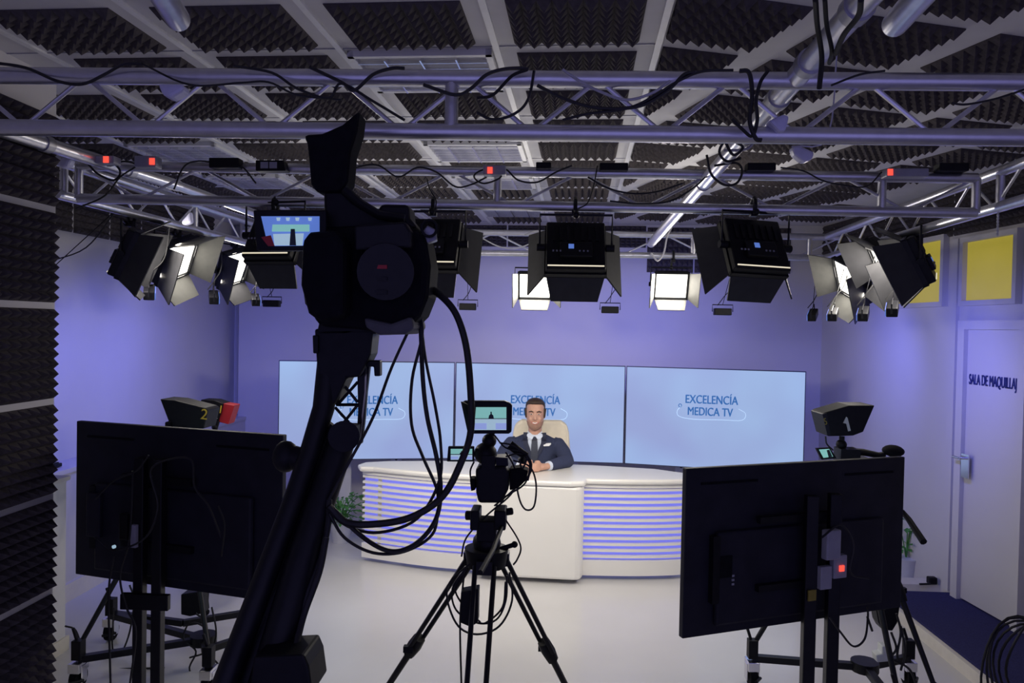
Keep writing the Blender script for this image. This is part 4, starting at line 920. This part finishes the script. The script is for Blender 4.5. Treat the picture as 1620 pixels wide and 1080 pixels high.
tp1 = PY(342, 729, 5.1); tripod(T1, tp1, [Vector((tp1.x-0.4, 5.4, 0.03)), Vector((tp1.x+0.45, 5.35, 0.03)), Vector((tp1.x+0.1, 4.75, 0.03))], 0.012, 0.5)
# --- right camera behind the right monitor
TR_ = thing('camera_tripod', (PY(1345, 800, 4.4).x, 4.4, 0), 'black tripod on wheeled dolly behind the right monitor', 'tripod', 'video tripods')
r1 = PZ(1190, 1040, 0.15); r2 = PZ(1368, 1062, 0.15); r3 = PZ(1437, 1040, 0.15)
dolly(TR_, PZ(1368, 1054, 0.15), [r1, r3, PZ(1420, 1120, 0.15)])
tpR = PY(1350, 776, 4.15)
tripod(TR_, tpR, [r1+Vector((0, 0, 0.06)), PZ(1478, 1085, 0.15), PZ(1425, 1120, 0.15)], 0.013, 0.5)
outl([(1385, 958), (1424, 958), (1420, 985), (1412, 998), (1396, 996), (1390, 985)], 4.0, 0.08).build('leg_hinge', M_BLK, TR_, bevel=0.005)
outl([(1386, 1036), (1396, 1034), (1396, 1022), (1408, 1022), (1410, 1046), (1388, 1048)], 3.95, 0.06).build('foot_pad', M_WTXT, TR_, bevel=0.005)
for pts in ([(1418, 970), (1425, 1000), (1420, 1040), (1440, 1060), (1450, 1085)], [(1425, 990), (1432, 1030), (1425, 1060)], [(1372, 975), (1380, 998)], [(1410, 1000), (1418, 1025), (1410, 1040), (1425, 1050)]):
    cable('', [(x, y, 3.95) for x, y in pts], 0.006, M_CABLE, TR_, 'wire')
CRr = thing('video_camera', PY(1350, 740, 4.1), 'studio camera with black hood marked 5 above the right monitor', 'camera', 'cameras of the studio')
Yr_ = 4.05
MB().box(PY(1360, 750, Yr_+0.1), (0.16, 0.35, 0.16)).build('body', M_BLK, CRr, bevel=0.01)
MB().cyl(PY(1360, 750, Yr_+0.2), PY(1360, 750, Yr_+0.5), 0.05, 0.06, n=20).build('lens', M_BLK, CRr, smooth=True)
hd = MB().prism([PY(x, y, Yr_) for x, y in ((1301, 655), (1306, 652), (1344, 641), (1384, 641), (1366, 683), (1350, 689), (1310, 690))], (0, 0.18, 0)).build('sun_hood', M_BLK, CRr, bevel=0.005)
MB().prism([PY(x, y, Yr_-0.006) for x, y in ((1301, 655), (1308, 653), (1314, 689), (1309, 689))], (0, 0.006, 0)).build('hood_edge', M_DARK, hd)
text('lettering', '5', 0.05, frame_mtx(PY(1306, 667, Yr_-0.008), CR*0.8+CU*0.2, CU), M_YDIM, hd, 0.001, font_w=0.7)
MB().prism([PY(x, y, Yr_-0.004) for x, y in ((1334, 669), (1339, 659), (1341, 661), (1346, 681), (1342, 682), (1339, 670))], (0, 0.004, 0)).build('white_tape', M_WTXT, hd)
MB().ball(PY(1331, 703, Yr_), 0.028).cyl(PY(1332, 690, Yr_), PY(1330, 715, Yr_), 0.014).box(PY(1340, 716, Yr_), (0.1, 0.1, 0.05)).build('viewfinder_arm', M_BLK, CRr, smooth=True)
fl = MB().prism([PY(x, y, Yr_-0.02) for x, y in ((1291, 709), (1313, 708), (1324, 725), (1300, 727))], (0, 0.02, 0)).build('flip_screen', M_BLK, CRr, bevel=0.002)
MB().prism([PY(x, y, Yr_-0.024) for x, y in ((1296, 711), (1312, 710), (1318, 722), (1303, 724))], (0, 0.004, 0)).build('display', M_TEAL, fl)
MB().prism([PY(x, y, Yr_-0.026) for x, y in ((1308, 712), (1312, 711), (1317, 722), (1311, 723))], (0, 0.004, 0)).build('display_figure', M_DBLK, fl)
MB().tube(pp([(1345, 714, Yr_), (1365, 715, Yr_), (1390, 720, Yr_), (1400, 718, Yr_)]), [0.02, 0.018, 0.016, 0.014], 8).build('microphone_boom', M_BLK, CRr, smooth=True)
MB().ball(PY(1413, 713, Yr_), 0.05, (1.05, 1.3, 0.62)).build('microphone_foam', M_BLK2, CRr, smooth=True)
MB().tube(pp([(1405, 800, Yr_), (1428, 810, Yr_), (1438, 822, Yr_-0.05), (1461, 857, Yr_-0.2)]), [0.012, 0.014, 0.016, 0.018], 8).build('pan_bar', M_BLK, CRr, smooth=True)
cable('', [(1306, 690, Yr_), (1308, 702, Yr_), (1318, 712, Yr_)], 0.004, M_CABLE, CRr, 'wire')

# ================================================================== CRANE WITH CAMERA
JY = 2.0
J = thing('camera_crane', (PY(420, 1080, 1.75).x, 1.65, 0), 'black camera crane arm rising from bottom left to the big camera', 'crane')
def arm(a, b, r, name): return MB().cyl(PY(*a), PY(*b), r, r, n=18).build(name, M_BLKM, J, smooth=True)
lowA = (372, 1085, 1.74)
MB().tube(pp([(338, 1130, 1.70), (373, 1037, 1.75), (461, 800, 1.88), (492, 710, 1.94), (512, 645, 1.97), (521, 560, 2.0)]), [0.031, 0.030, 0.026, 0.027, 0.029, 0.03], 16).build('upper_boom', M_BLKM, J, smooth=True)
MB().tube(pp([(402, 1150, 1.70), (434, 1037, 1.76), (474, 900, 1.83), (505, 800, 1.9), (543, 690, 1.97)]), [0.044, 0.042, 0.040, 0.038, 0.036], 18).build('lower_boom', M_BLKM, J, smooth=True)
MB().prism(pp([(350, 1130, 1.72), (385, 1037, 1.77), (468, 800, 1.91), (520, 668, 1.98), (548, 690, 1.99), (500, 800, 1.92), (434, 1037, 1.78), (402, 1140, 1.72)]), (0, 0.02, 0)).build('boom_web', M_BLKM, J)
MB().cyl(PY(544, 690, 1.92), PY(544, 690, 2.02), 0.040, n=24).box(PY(556, 686, 1.97), (0.04, 0.06, 0.05)).build('pivot_hub', M_BLK, J, smooth=True)
MB().cyl(PY(412+50, 722, 1.95), PY(498, 735, 1.95), 0.03, 0.035).ball(PY(452, 722, 1.95), 0.035, (1, 1, 1.2)).build('tension_knob', M_BLK, J, smooth=True)
pl = [(548, 540), (588, 528), (585, 560), (580, 590), (574, 640), (566, 700), (560, 704), (563, 640), (566, 600), (548, 596), (538, 640), (528, 660), (530, 600)]
MB().prism(pp([(565, 525, 2.0), (590, 525, 2.0), (586, 570, 2.0), (580, 620, 2.0), (577, 660, 2.0), (572, 702, 2.0), (563, 704, 2.0), (566, 650, 2.0), (565, 600, 2.0)]), (0, 0.02, 0)).build('side_plate', M_BLKM, J, bevel=0.003)
MB().tube(pp([(580, 540, 1.99), (578, 620, 1.99), (570, 690, 1.99)]), 0.0028, 6).build('guide_rod', M_CHROME, J, smooth=True)
x = MB()
for a, b in (((534, 640), (566, 604)), ((540, 604), (566, 636)), ((532, 640), (566, 640)), ((530, 644), (552, 668)), ((566, 640), (544, 668)), ((544, 600), (532, 640))):
    x.cyl(PY(*a, 2.0), PY(*b, 2.0), 0.0042, n=8)
x.build('lattice', M_BLKM, J, smooth=True)
hd = MB().prism(pp([(497, 520, 1.96), (590, 520, 1.96), (586, 560, 1.96), (568, 596, 1.96), (548, 598, 1.96), (528, 640, 1.96), (508, 645, 1.96), (505, 600, 1.96), (500, 570, 1.96)]), (0, 0.09, 0)).build('head_casting', M_BLK, J, bevel=0.006)
outl([(494, 530), (503, 530), (503, 559), (495, 559)], 1.95, 0.05).build('side_lug', M_BLK, J, bevel=0.003)
outl([(576, 570), (601, 570), (601, 595), (592, 595), (591, 580), (576, 580)], 1.98, 0.03).build('lock_lever', M_BLK, J, bevel=0.003)
outl([(400, 1040), (480, 1036), (488, 1055), (494, 1100), (395, 1100)], 1.66, 0.12).build('boom_bracket', M_BLK, J, bevel=0.006)
base_p = PY(395, 1130, 1.70)
MB().cyl((base_p.x, 1.68, 0.75), (base_p.x, 1.68, 1.05), 0.05).build('pivot_post', M_BLKM, J, smooth=True)
for a in (0.6, 2.7, 4.8): MB().cyl((base_p.x, 1.68, 0.78), (base_p.x+0.5*math.cos(a), 1.68+0.5*math.sin(a), 0.03), 0.02, n=10).build('leg', M_BLKM, J, smooth=True)
for pts in ([(521, 790, 1.88), (519, 830, 1.86), (508, 880, 1.84), (486, 940, 1.8), (476, 990, 1.78), (462, 1030, 1.75), (455, 1085, 1.72)], [(516, 850, 1.82), (505, 905, 1.8), (480, 975, 1.78), (462, 1050, 1.7)]):
    cable('', pts, 0.008, M_CABLE, J, 'wire', n=8)

outl([(507, 498), (592, 498), (596, 528), (500, 530)], 1.96, 0.09).build('mount_plate', M_BLK, J, bevel=0.004)
K = thing('video_camera', PY(560, 520, 2.0), 'large shoulder camera on the crane, rubber eyepiece pointing upward', 'camera', 'cameras of the studio')
outl([(478, 372), (490, 363), (520, 360), (560, 356), (640, 352), (672, 372), (680, 420), (676, 470), (664, 500), (640, 524), (600, 526), (560, 520), (500, 516), (492, 497), (479, 480), (473, 440)], 1.92, 0.17).build('body', M_BLK2, K, bevel=0.02)
outl([(476, 378), (488, 366), (530, 362), (545, 380), (545, 500), (505, 510), (485, 495), (473, 450)], 1.84, 0.09).build('battery', M_BLK2, K, bevel=0.02)
outl([(478, 212), (508, 210), (540, 196), (568, 172), (564, 206), (553, 240), (549, 286), (540, 302), (499, 304), (490, 290), (487, 250), (484, 225)], 1.93, 0.09).build('eyepiece_cup', M_BLK2, K, bevel=0.012)
outl([(511, 300), (541, 300), (560, 318), (590, 336), (598, 330), (602, 322), (646, 323), (648, 345), (660, 360), (512, 365)], 1.95, 0.10).build('viewfinder_tube', M_BLK, K, bevel=0.01)
MB().tube(pp([(545, 300, 1.93), (570, 322, 1.93), (600, 340, 1.93), (640, 346, 1.93)]), 0.012, 8).build('handle', M_BLK, K, smooth=True)
outl([(560, 356), (640, 350), (650, 366), (650, 392), (560, 396)], 1.88, 0.05).build('control_panel', M_BLKM, K, bevel=0.006)
MB().cyl(PY(610, 430, 1.86), PY(610, 430, 1.93), 0.07, 0.075, n=24).build('focus_ring', M_BLKM, K, smooth=True)
MB().cyl(PY(640, 440, 2.1), PY(640, 440, 2.45), 0.055, 0.065, n=24).build('lens', M_BLK, K, smooth=True)
for y, m_ in ((422, M_REDP), (441, M_BLKM), (462, M_BLKM)): outl([(594, y-3), (612, y-3), (612, y+3), (596, y+3)], 1.855, 0.006).build('switch', m_, K)
outl([(575, 502), (618, 512), (650, 500), (655, 520), (640, 529), (600, 530), (578, 518)], 1.90, 0.2).build('shoulder_pad', M_GREY if 0 else mat('grey_rubber', (0.07, 0.07, 0.08), 0.7, var=0.2), K, bevel=0.008)
MB().tube([PY(679+12*math.cos(t), 361+13*math.sin(t), 1.93) for t in [i*math.pi/8 for i in range(16)]], 0.004, 6, closed=True).build('hand_wheel', M_BLK, K, smooth=True)
outl([(664, 372), (676, 356), (688, 362), (690, 380), (672, 386)], 1.95, 0.03).build('knob_plate', mat('worn_steel', (0.25, 0.25, 0.3), 0.4, 0.7, var=0.3, scale=60), K, bevel=0.003)
ms = outl([(400, 332), (516, 332), (516, 396), (405, 396)], 1.9, 0.025).build('monitor', M_BLK, K, bevel=0.004)
outl([(413, 342), (505, 342), (505, 388), (424, 389)], 1.897, 0.003).build('display', M_DBLU, ms)
outl([(431, 355), (489, 355), (489, 366), (430, 366)], 1.894, 0.003).build('display_screens', M_TEAL, ms)
outl([(432, 370), (480, 369), (478, 388), (434, 388)], 1.894, 0.003).build('display_floor', M_TEAL if 0 else M_DWHT, ms)
outl([(460, 362), (466, 362), (468, 388), (458, 388)], 1.891, 0.003).build('display_figure', M_DBLK, ms)
outl([(413, 375), (428, 372), (434, 389), (424, 389)], 1.891, 0.003).build('display_figure', M_REDP, ms)
for x_ in (440, 455, 470, 490): MB().prism(pp([(x_-3, 344, 1.891), (x_+3, 344, 1.891), (x_+2, 349, 1.891), (x_-2, 349, 1.891)]), (0, 0.003, 0)).build('display_lamp', M_DWHT, ms)
# crane cables
CG = 'cables looping down from the crane camera'
def ck(lb, pts, r): cable(lb, pts, r, M_CABLE, None, 'cable', CG, n=8)
ck('thick black cable looping from crane camera past the central viewfinder', [(672, 450, 2.05), (700, 470, 2.0), (722, 498, 1.98), (737, 545, 1.97), (744, 610, 1.96), (745, 680, 1.95), (730, 730, 1.93), (700, 785, 1.92), (650, 818, 1.9), (590, 829, 1.88), (545, 825, 1.87), (520, 800, 1.86)], 0.0095)
ck('straight thin cable slanting from crane camera down to the arm', [(655, 505, 2.0), (620, 580, 1.97), (590, 660, 1.93), (550, 735, 1.9), (520, 790, 1.87)], 0.004)
ck('thin black cable hanging left in the hanging bundle', [(664, 490, 2.0), (668, 530, 2.0), (652, 600, 1.98), (651, 670, 1.96), (668, 720, 1.95), (690, 770, 1.94), (694, 800, 1.93)], 0.0042)
ck('medium black cable hanging in middle of the hanging bundle', [(663, 480, 2.01), (666, 530, 2.0), (669, 600, 1.98), (676, 660, 1.97), (690, 720, 1.95), (697, 770, 1.94), (690, 820, 1.93), (660, 858, 1.91), (620, 872, 1.9), (575, 850, 1.88), (522, 800, 1.86)], 0.006)
ck('thin black cable hanging right in the hanging bundle', [(664, 480, 2.02), (672, 560, 2.0), (688, 640, 1.98), (697, 700, 1.96), (695, 760, 1.94), (660, 820, 1.92), (600, 842, 1.9), (550, 832, 1.88), (522, 805, 1.86)], 0.004)
ck('lowest thin black cable loop below the crane arm elbow', [(694, 800, 1.95), (684, 845, 1.93), (640, 872, 1.91), (590, 874, 1.89), (545, 850, 1.87), (521, 812, 1.86)], 0.004)

# ================================================================== OVERHEAD CLUTTER
OG = 'cables slung over the trusses'
def oc(lb, Y, pts, r=0.0045, m=None): cable(lb, [(x, y, Y if len(q) == 0 else q[0]) for x, y, *q in pts], r, m, None, 'cable', OG)
oc('black cable draped over front truss at far left', 2.16, [(-20, 98), (40, 107), (90, 128), (130, 133), (165, 118), (195, 102), (225, 101)], 0.0045)
oc('black cable sagging under front truss, left of the eyepiece', 2.16, [(225, 101), (300, 134), (380, 131), (425, 130), (470, 150), (540, 158)], 0.003)
oc('black cable crossing front truss down toward the eyepiece', 2.15, [(370, 104), (430, 115), (470, 140), (520, 155), (540, 132), (590, 160), (640, 190)], 0.004)
oc('black cable rising over front truss above the eyepiece', 2.15, [(490, 106), (540, 130), (560, 143), (590, 118), (620, 108), (640, 108)], 0.005)
oc('black looped cable hanging around the front truss centre post', 2.14, [(670, 134), (720, 150), (745, 140), (770, 118), (800, 109), (835, 109), (810, 120), (780, 150), (755, 155)], 0.005)
oc('black cable hanging in a bowl right of centre post', 2.14, [(755, 178), (775, 188), (800, 186), (825, 172), (838, 150), (845, 112)], 0.004)
oc('long black cable sagging between front truss chords at centre', 2.14, [(850, 135), (890, 155), (930, 168), (975, 172), (1020, 165), (1060, 140), (1082, 118), (1100, 114)], 0.005)
oc('pair of black cables twisting along front truss left of diagonal tube', 2.14, [(890, 190), (930, 180), (990, 172), (1030, 155), (1070, 130), (1110, 113), (1160, 111)], 0.004)
oc('grey sheathed cable dipping below front truss right of centre', 2.13, [(890, 110), (920, 130), (950, 145), (990, 158), (1030, 148), (1060, 128)], 0.004, M_GCABLE)
oc('black cable bunch looping over front truss beside diagonal tube', 2.1, [(1170, 112), (1185, 115), (1190, 150), (1186, 190), (1195, 218), (1205, 222)], 0.006)
oc('black cable dropping behind front truss next to diagonal tube', 2.1, [(1215, 112), (1203, 130), (1196, 160), (1198, 190), (1190, 215), (1175, 205), (1158, 188)], 0.005)
oc('thick black cable tied along upper diagonal tube', 1.8, [(1290, 0, 1.6), (1293, 40, 1.68), (1300, 90, 1.75), (1296, 140, 1.8)], 0.006)
oc('second black cable tied along upper diagonal tube', 1.78, [(1305, 0, 1.6), (1308, 40, 1.66), (1316, 80, 1.7), (1312, 100, 1.78)], 0.005)
oc('black cable looping from diagonal tube across short tube', 1.5, [(1362, 0, 1.5), (1358, 25, 1.55), (1335, 55, 1.62), (1322, 85, 1.7)], 0.006)
oc('black cable running along front truss to the right edge', 2.13, [(1315, 135), (1360, 118), (1400, 112)], 0.003)
oc('thin cable sagging beneath front truss at right edge', 2.14, [(1625, 140), (1580, 155), (1530, 165), (1505, 163)], 0.003)
oc('black coiled cable around diagonal tube behind front truss', 2.7, [(1145, 220), (1160, 245), (1175, 232), (1150, 222), (1138, 240), (1150, 255), (1172, 250)], 0.005)
oc('wide cable loop hanging from the lower diagonal tube', 3.1, [(1118, 245), (1125, 275), (1145, 292), (1165, 290), (1174, 272), (1165, 258), (1130, 262)], 0.005)
oc('grey cable loop slung under the lower diagonal tube', 2.8, [(1145, 238), (1180, 236), (1195, 222), (1205, 212)], 0.005, M_GCABLE)
oc('black cable tangle on second truss at left corner', 3.4, [(112, 262), (120, 245), (145, 237), (170, 250), (190, 270), (180, 285), (155, 275), (140, 260)], 0.005)
oc('black cable arching between second truss and left side tube', 3.4, [(140, 240), (170, 262), (195, 255), (215, 262), (190, 280), (165, 310), (120, 330)], 0.004)
oc('black cable wandering over second truss at left', 3.45, [(275, 300), (290, 265), (310, 255), (340, 257), (380, 262), (405, 290)], 0.004)
oc('black cable arch on second truss right of eyepiece', 3.45, [(545, 272), (575, 262), (600, 262), (630, 280), (660, 265), (690, 272), (720, 295), (745, 292), (770, 280)], 0.004)
oc('black cable tangle on second truss at the red switch', 3.42, [(790, 262), (760, 270), (750, 280), (765, 290), (790, 282), (800, 268), (820, 285), (850, 288), (880, 272), (905, 262)], 0.004)
oc('black wire dropping from second truss centre to third panel light', 3.46, [(945, 262), (940, 290), (930, 320), (915, 330)], 0.003)
oc('black cable sagging below second truss right of centre', 3.42, [(930, 280), (960, 297), (1000, 306), (1040, 303), (1080, 290)], 0.004)
oc('lower black cable sagging toward the diagonal tube', 3.42, [(965, 318), (1010, 322), (1060, 318), (1100, 295), (1125, 270)], 0.004)
oc('black cable hung on second truss left of right socket', 3.42, [(1235, 265), (1270, 270), (1300, 285), (1330, 292), (1370, 295), (1395, 272)], 0.0035)
oc('black cable drop at crane camera side of second truss', 3.42, [(675, 282), (680, 300), (690, 318), (686, 340)], 0.003)
oc('white flex looping below the far truss at right', 5.7, [(1030, 400), (1040, 412), (1050, 400), (1055, 375), (1062, 360)], 0.007, M_GCABLE)
oc('white flex looping along the far truss at centre', 5.7, [(830, 372), (850, 365), (870, 372), (855, 385), (880, 395), (900, 385)], 0.006, M_GCABLE)
oc('pale cable wound on the far truss left part', 5.7, [(760, 375), (790, 390), (820, 392), (850, 380)], 0.005, M_GCABLE)
# power boxes and sockets
def pbox(x0, y0, x1, y1, Y, lb, m=M_BLK, sw=None):
    o = outl([(x0, y0), (x1, y0), (x1, y1), (x0, y1)], Y-0.03, 0.06).build('power_box', m, None, bevel=0.004); tag(o, lb, 'power box', 'power boxes on the second truss')
    if sw: ORG[o.name] = ORG[o.name]; outl([(sw[0]-4, sw[1]-5), (sw[0]+4, sw[1]-5), (sw[0]+4, sw[1]+5), (sw[0]-4, sw[1]+5)], Y-0.035, 0.006).build('switch', M_RED, o)
pbox(330, 249, 377, 265, 3.46, 'black power supply on second truss left of the clock-like box')
pb = outl([(404, 253), (448, 253), (452, 270), (404, 270)], 3.42, 0.06).build('power_box', M_BLK, None, bevel=0.004); tag(pb, 'black box with two grey squares on the second truss', 'power box', 'power boxes on the second truss')
outl([(412, 256), (424, 256), (424, 266), (412, 266)], 3.416, 0.004).build('window', M_GREY, pb); outl([(426, 256), (438, 256), (438, 266), (426, 266)], 3.416, 0.004).build('window', M_GREY, pb)
pbox(848, 256, 872, 266, 3.46, 'small black power supply on second truss near the centre')
pbox(949, 257, 994, 269, 3.46, 'black power supply on second truss left of the diagonal tube')
pbox(1183, 257, 1228, 269, 3.46, 'black power supply on second truss right of the diagonal tube')
pbox(1487, 257, 1534, 270, 3.46, 'black power supply at the right end of second truss')
pbox(212, 246, 246, 264, 3.42, 'grey socket with red switch at left on second truss', M_GREY, (240, 255))
pbox(764, 261, 800, 276, 3.42, 'grey socket with red switch at the middle of second truss', M_GREY, (775, 269))
pbox(1403, 266, 1470, 279, 3.42, 'grey socket strip with red switch right on second truss', M_GREY, (1409, 272))
pbox(150, 246, 180, 258, 3.35, 'grey socket with red switch on the left side tube', M_GREY, (167, 252))
# milky plastic fittings
def fitting(pts, Y, lb, th=0.05, strap=None):
    o = outl(pts, Y, th).build('plastic_fitting', M_CLEAR, None, bevel=0.012); tag(o, lb, 'fitting', 'milky plastic fittings')
    if strap: MB().tube(cat_rom([PY(*pts[0], Y+th/2)]+[Vector(q) if len(q) == 3 and q[2] < 3 else PY(*q) for q in strap], 4), 0.003, 5).build('strap', M_CLEAR, o)
fitting([(248, 132), (288, 132), (290, 142), (268, 155), (256, 150)], 2.12, 'milky plastic fitting hanging below front truss at upper left')
fitting([(1253, 232), (1262, 228), (1290, 240), (1286, 252), (1272, 256), (1258, 244)], 2.6, 'milky plastic fitting hung from ceiling right of the diagonal tube', 0.05, [tuple(PY(1310, 215, 2.7)), (PY(1330, 200, 2.75).x, 2.8, 2.95)])
fitting([(1216, 190), (1240, 180), (1250, 182), (1244, 207), (1234, 208)], 2.15, 'milky plastic fitting strapped under the diagonal tube')
fitting([(88, 258), (100, 244), (112, 248), (106, 264), (96, 266)], 3.3, 'milky plastic fitting at left end of second truss')
fitting([(286, 350), (300, 334), (302, 352), (288, 356)], 4.4, 'milky plastic fitting hanging on the left truss')
# coil of cable bottom right
CO = thing('cable_coil', (3.0, 3.7, 0.09), 'bundle of black cable hanging in loops at bottom right corner', 'cable')
cc_ = PY(1626, 1045, 3.75)
for i in range(6):
    a0 = 0.3*i; rr = 0.12+0.014*i
    MB().tube([cc_+Vector((math.cos(t)*rr*(0.8+0.05*i), 0.03*math.sin(t*2+i)+0.012*i, math.sin(t)*rr*1.5-0.02*i)) for t in [k*math.pi/12 for k in range(24)]], 0.006, 6, closed=True).build('loop', M_CABLE, CO, smooth=True)
# lamp at plinth on the right, lying black adapter
ad = thing('adapter', PZ(1474, 924, 0.09), 'small black adapter with flex on the floor by right wall', 'adapter'); q = PZ(1474, 924, 0.09); ORG[ad.name] = q
MB().box(q+Vector((0, 0, 0.03)), (0.06, 0.05, 0.05)).build('block', M_BLK, ad, bevel=0.008)
MB().tube([q+Vector((-0.02, -0.02, 0.01)), q+Vector((-0.1, -0.03, 0.008))], 0.008, 6).build('flex', M_CABLE, ad)
# chains / safety lines at upper right
for x, lb in ((1605, 'thin steel chain hanging from right truss near the edge'), (1548, 'thin steel chain hanging from right truss by the window')):
    yy = 3.17 if x > 1600 else 3.45; A = Vector((1.93+(yy-2.4)*0.0435, yy, 2.447)); c = MB()
    for i in range(8): c.ball(A-Vector((0, 0, 0.014*i)), 0.006, (1, 1, 1.5), 6, 4)
    tag(c.build('chain', M_ALU, None), lb, 'chain', 'steel chains')
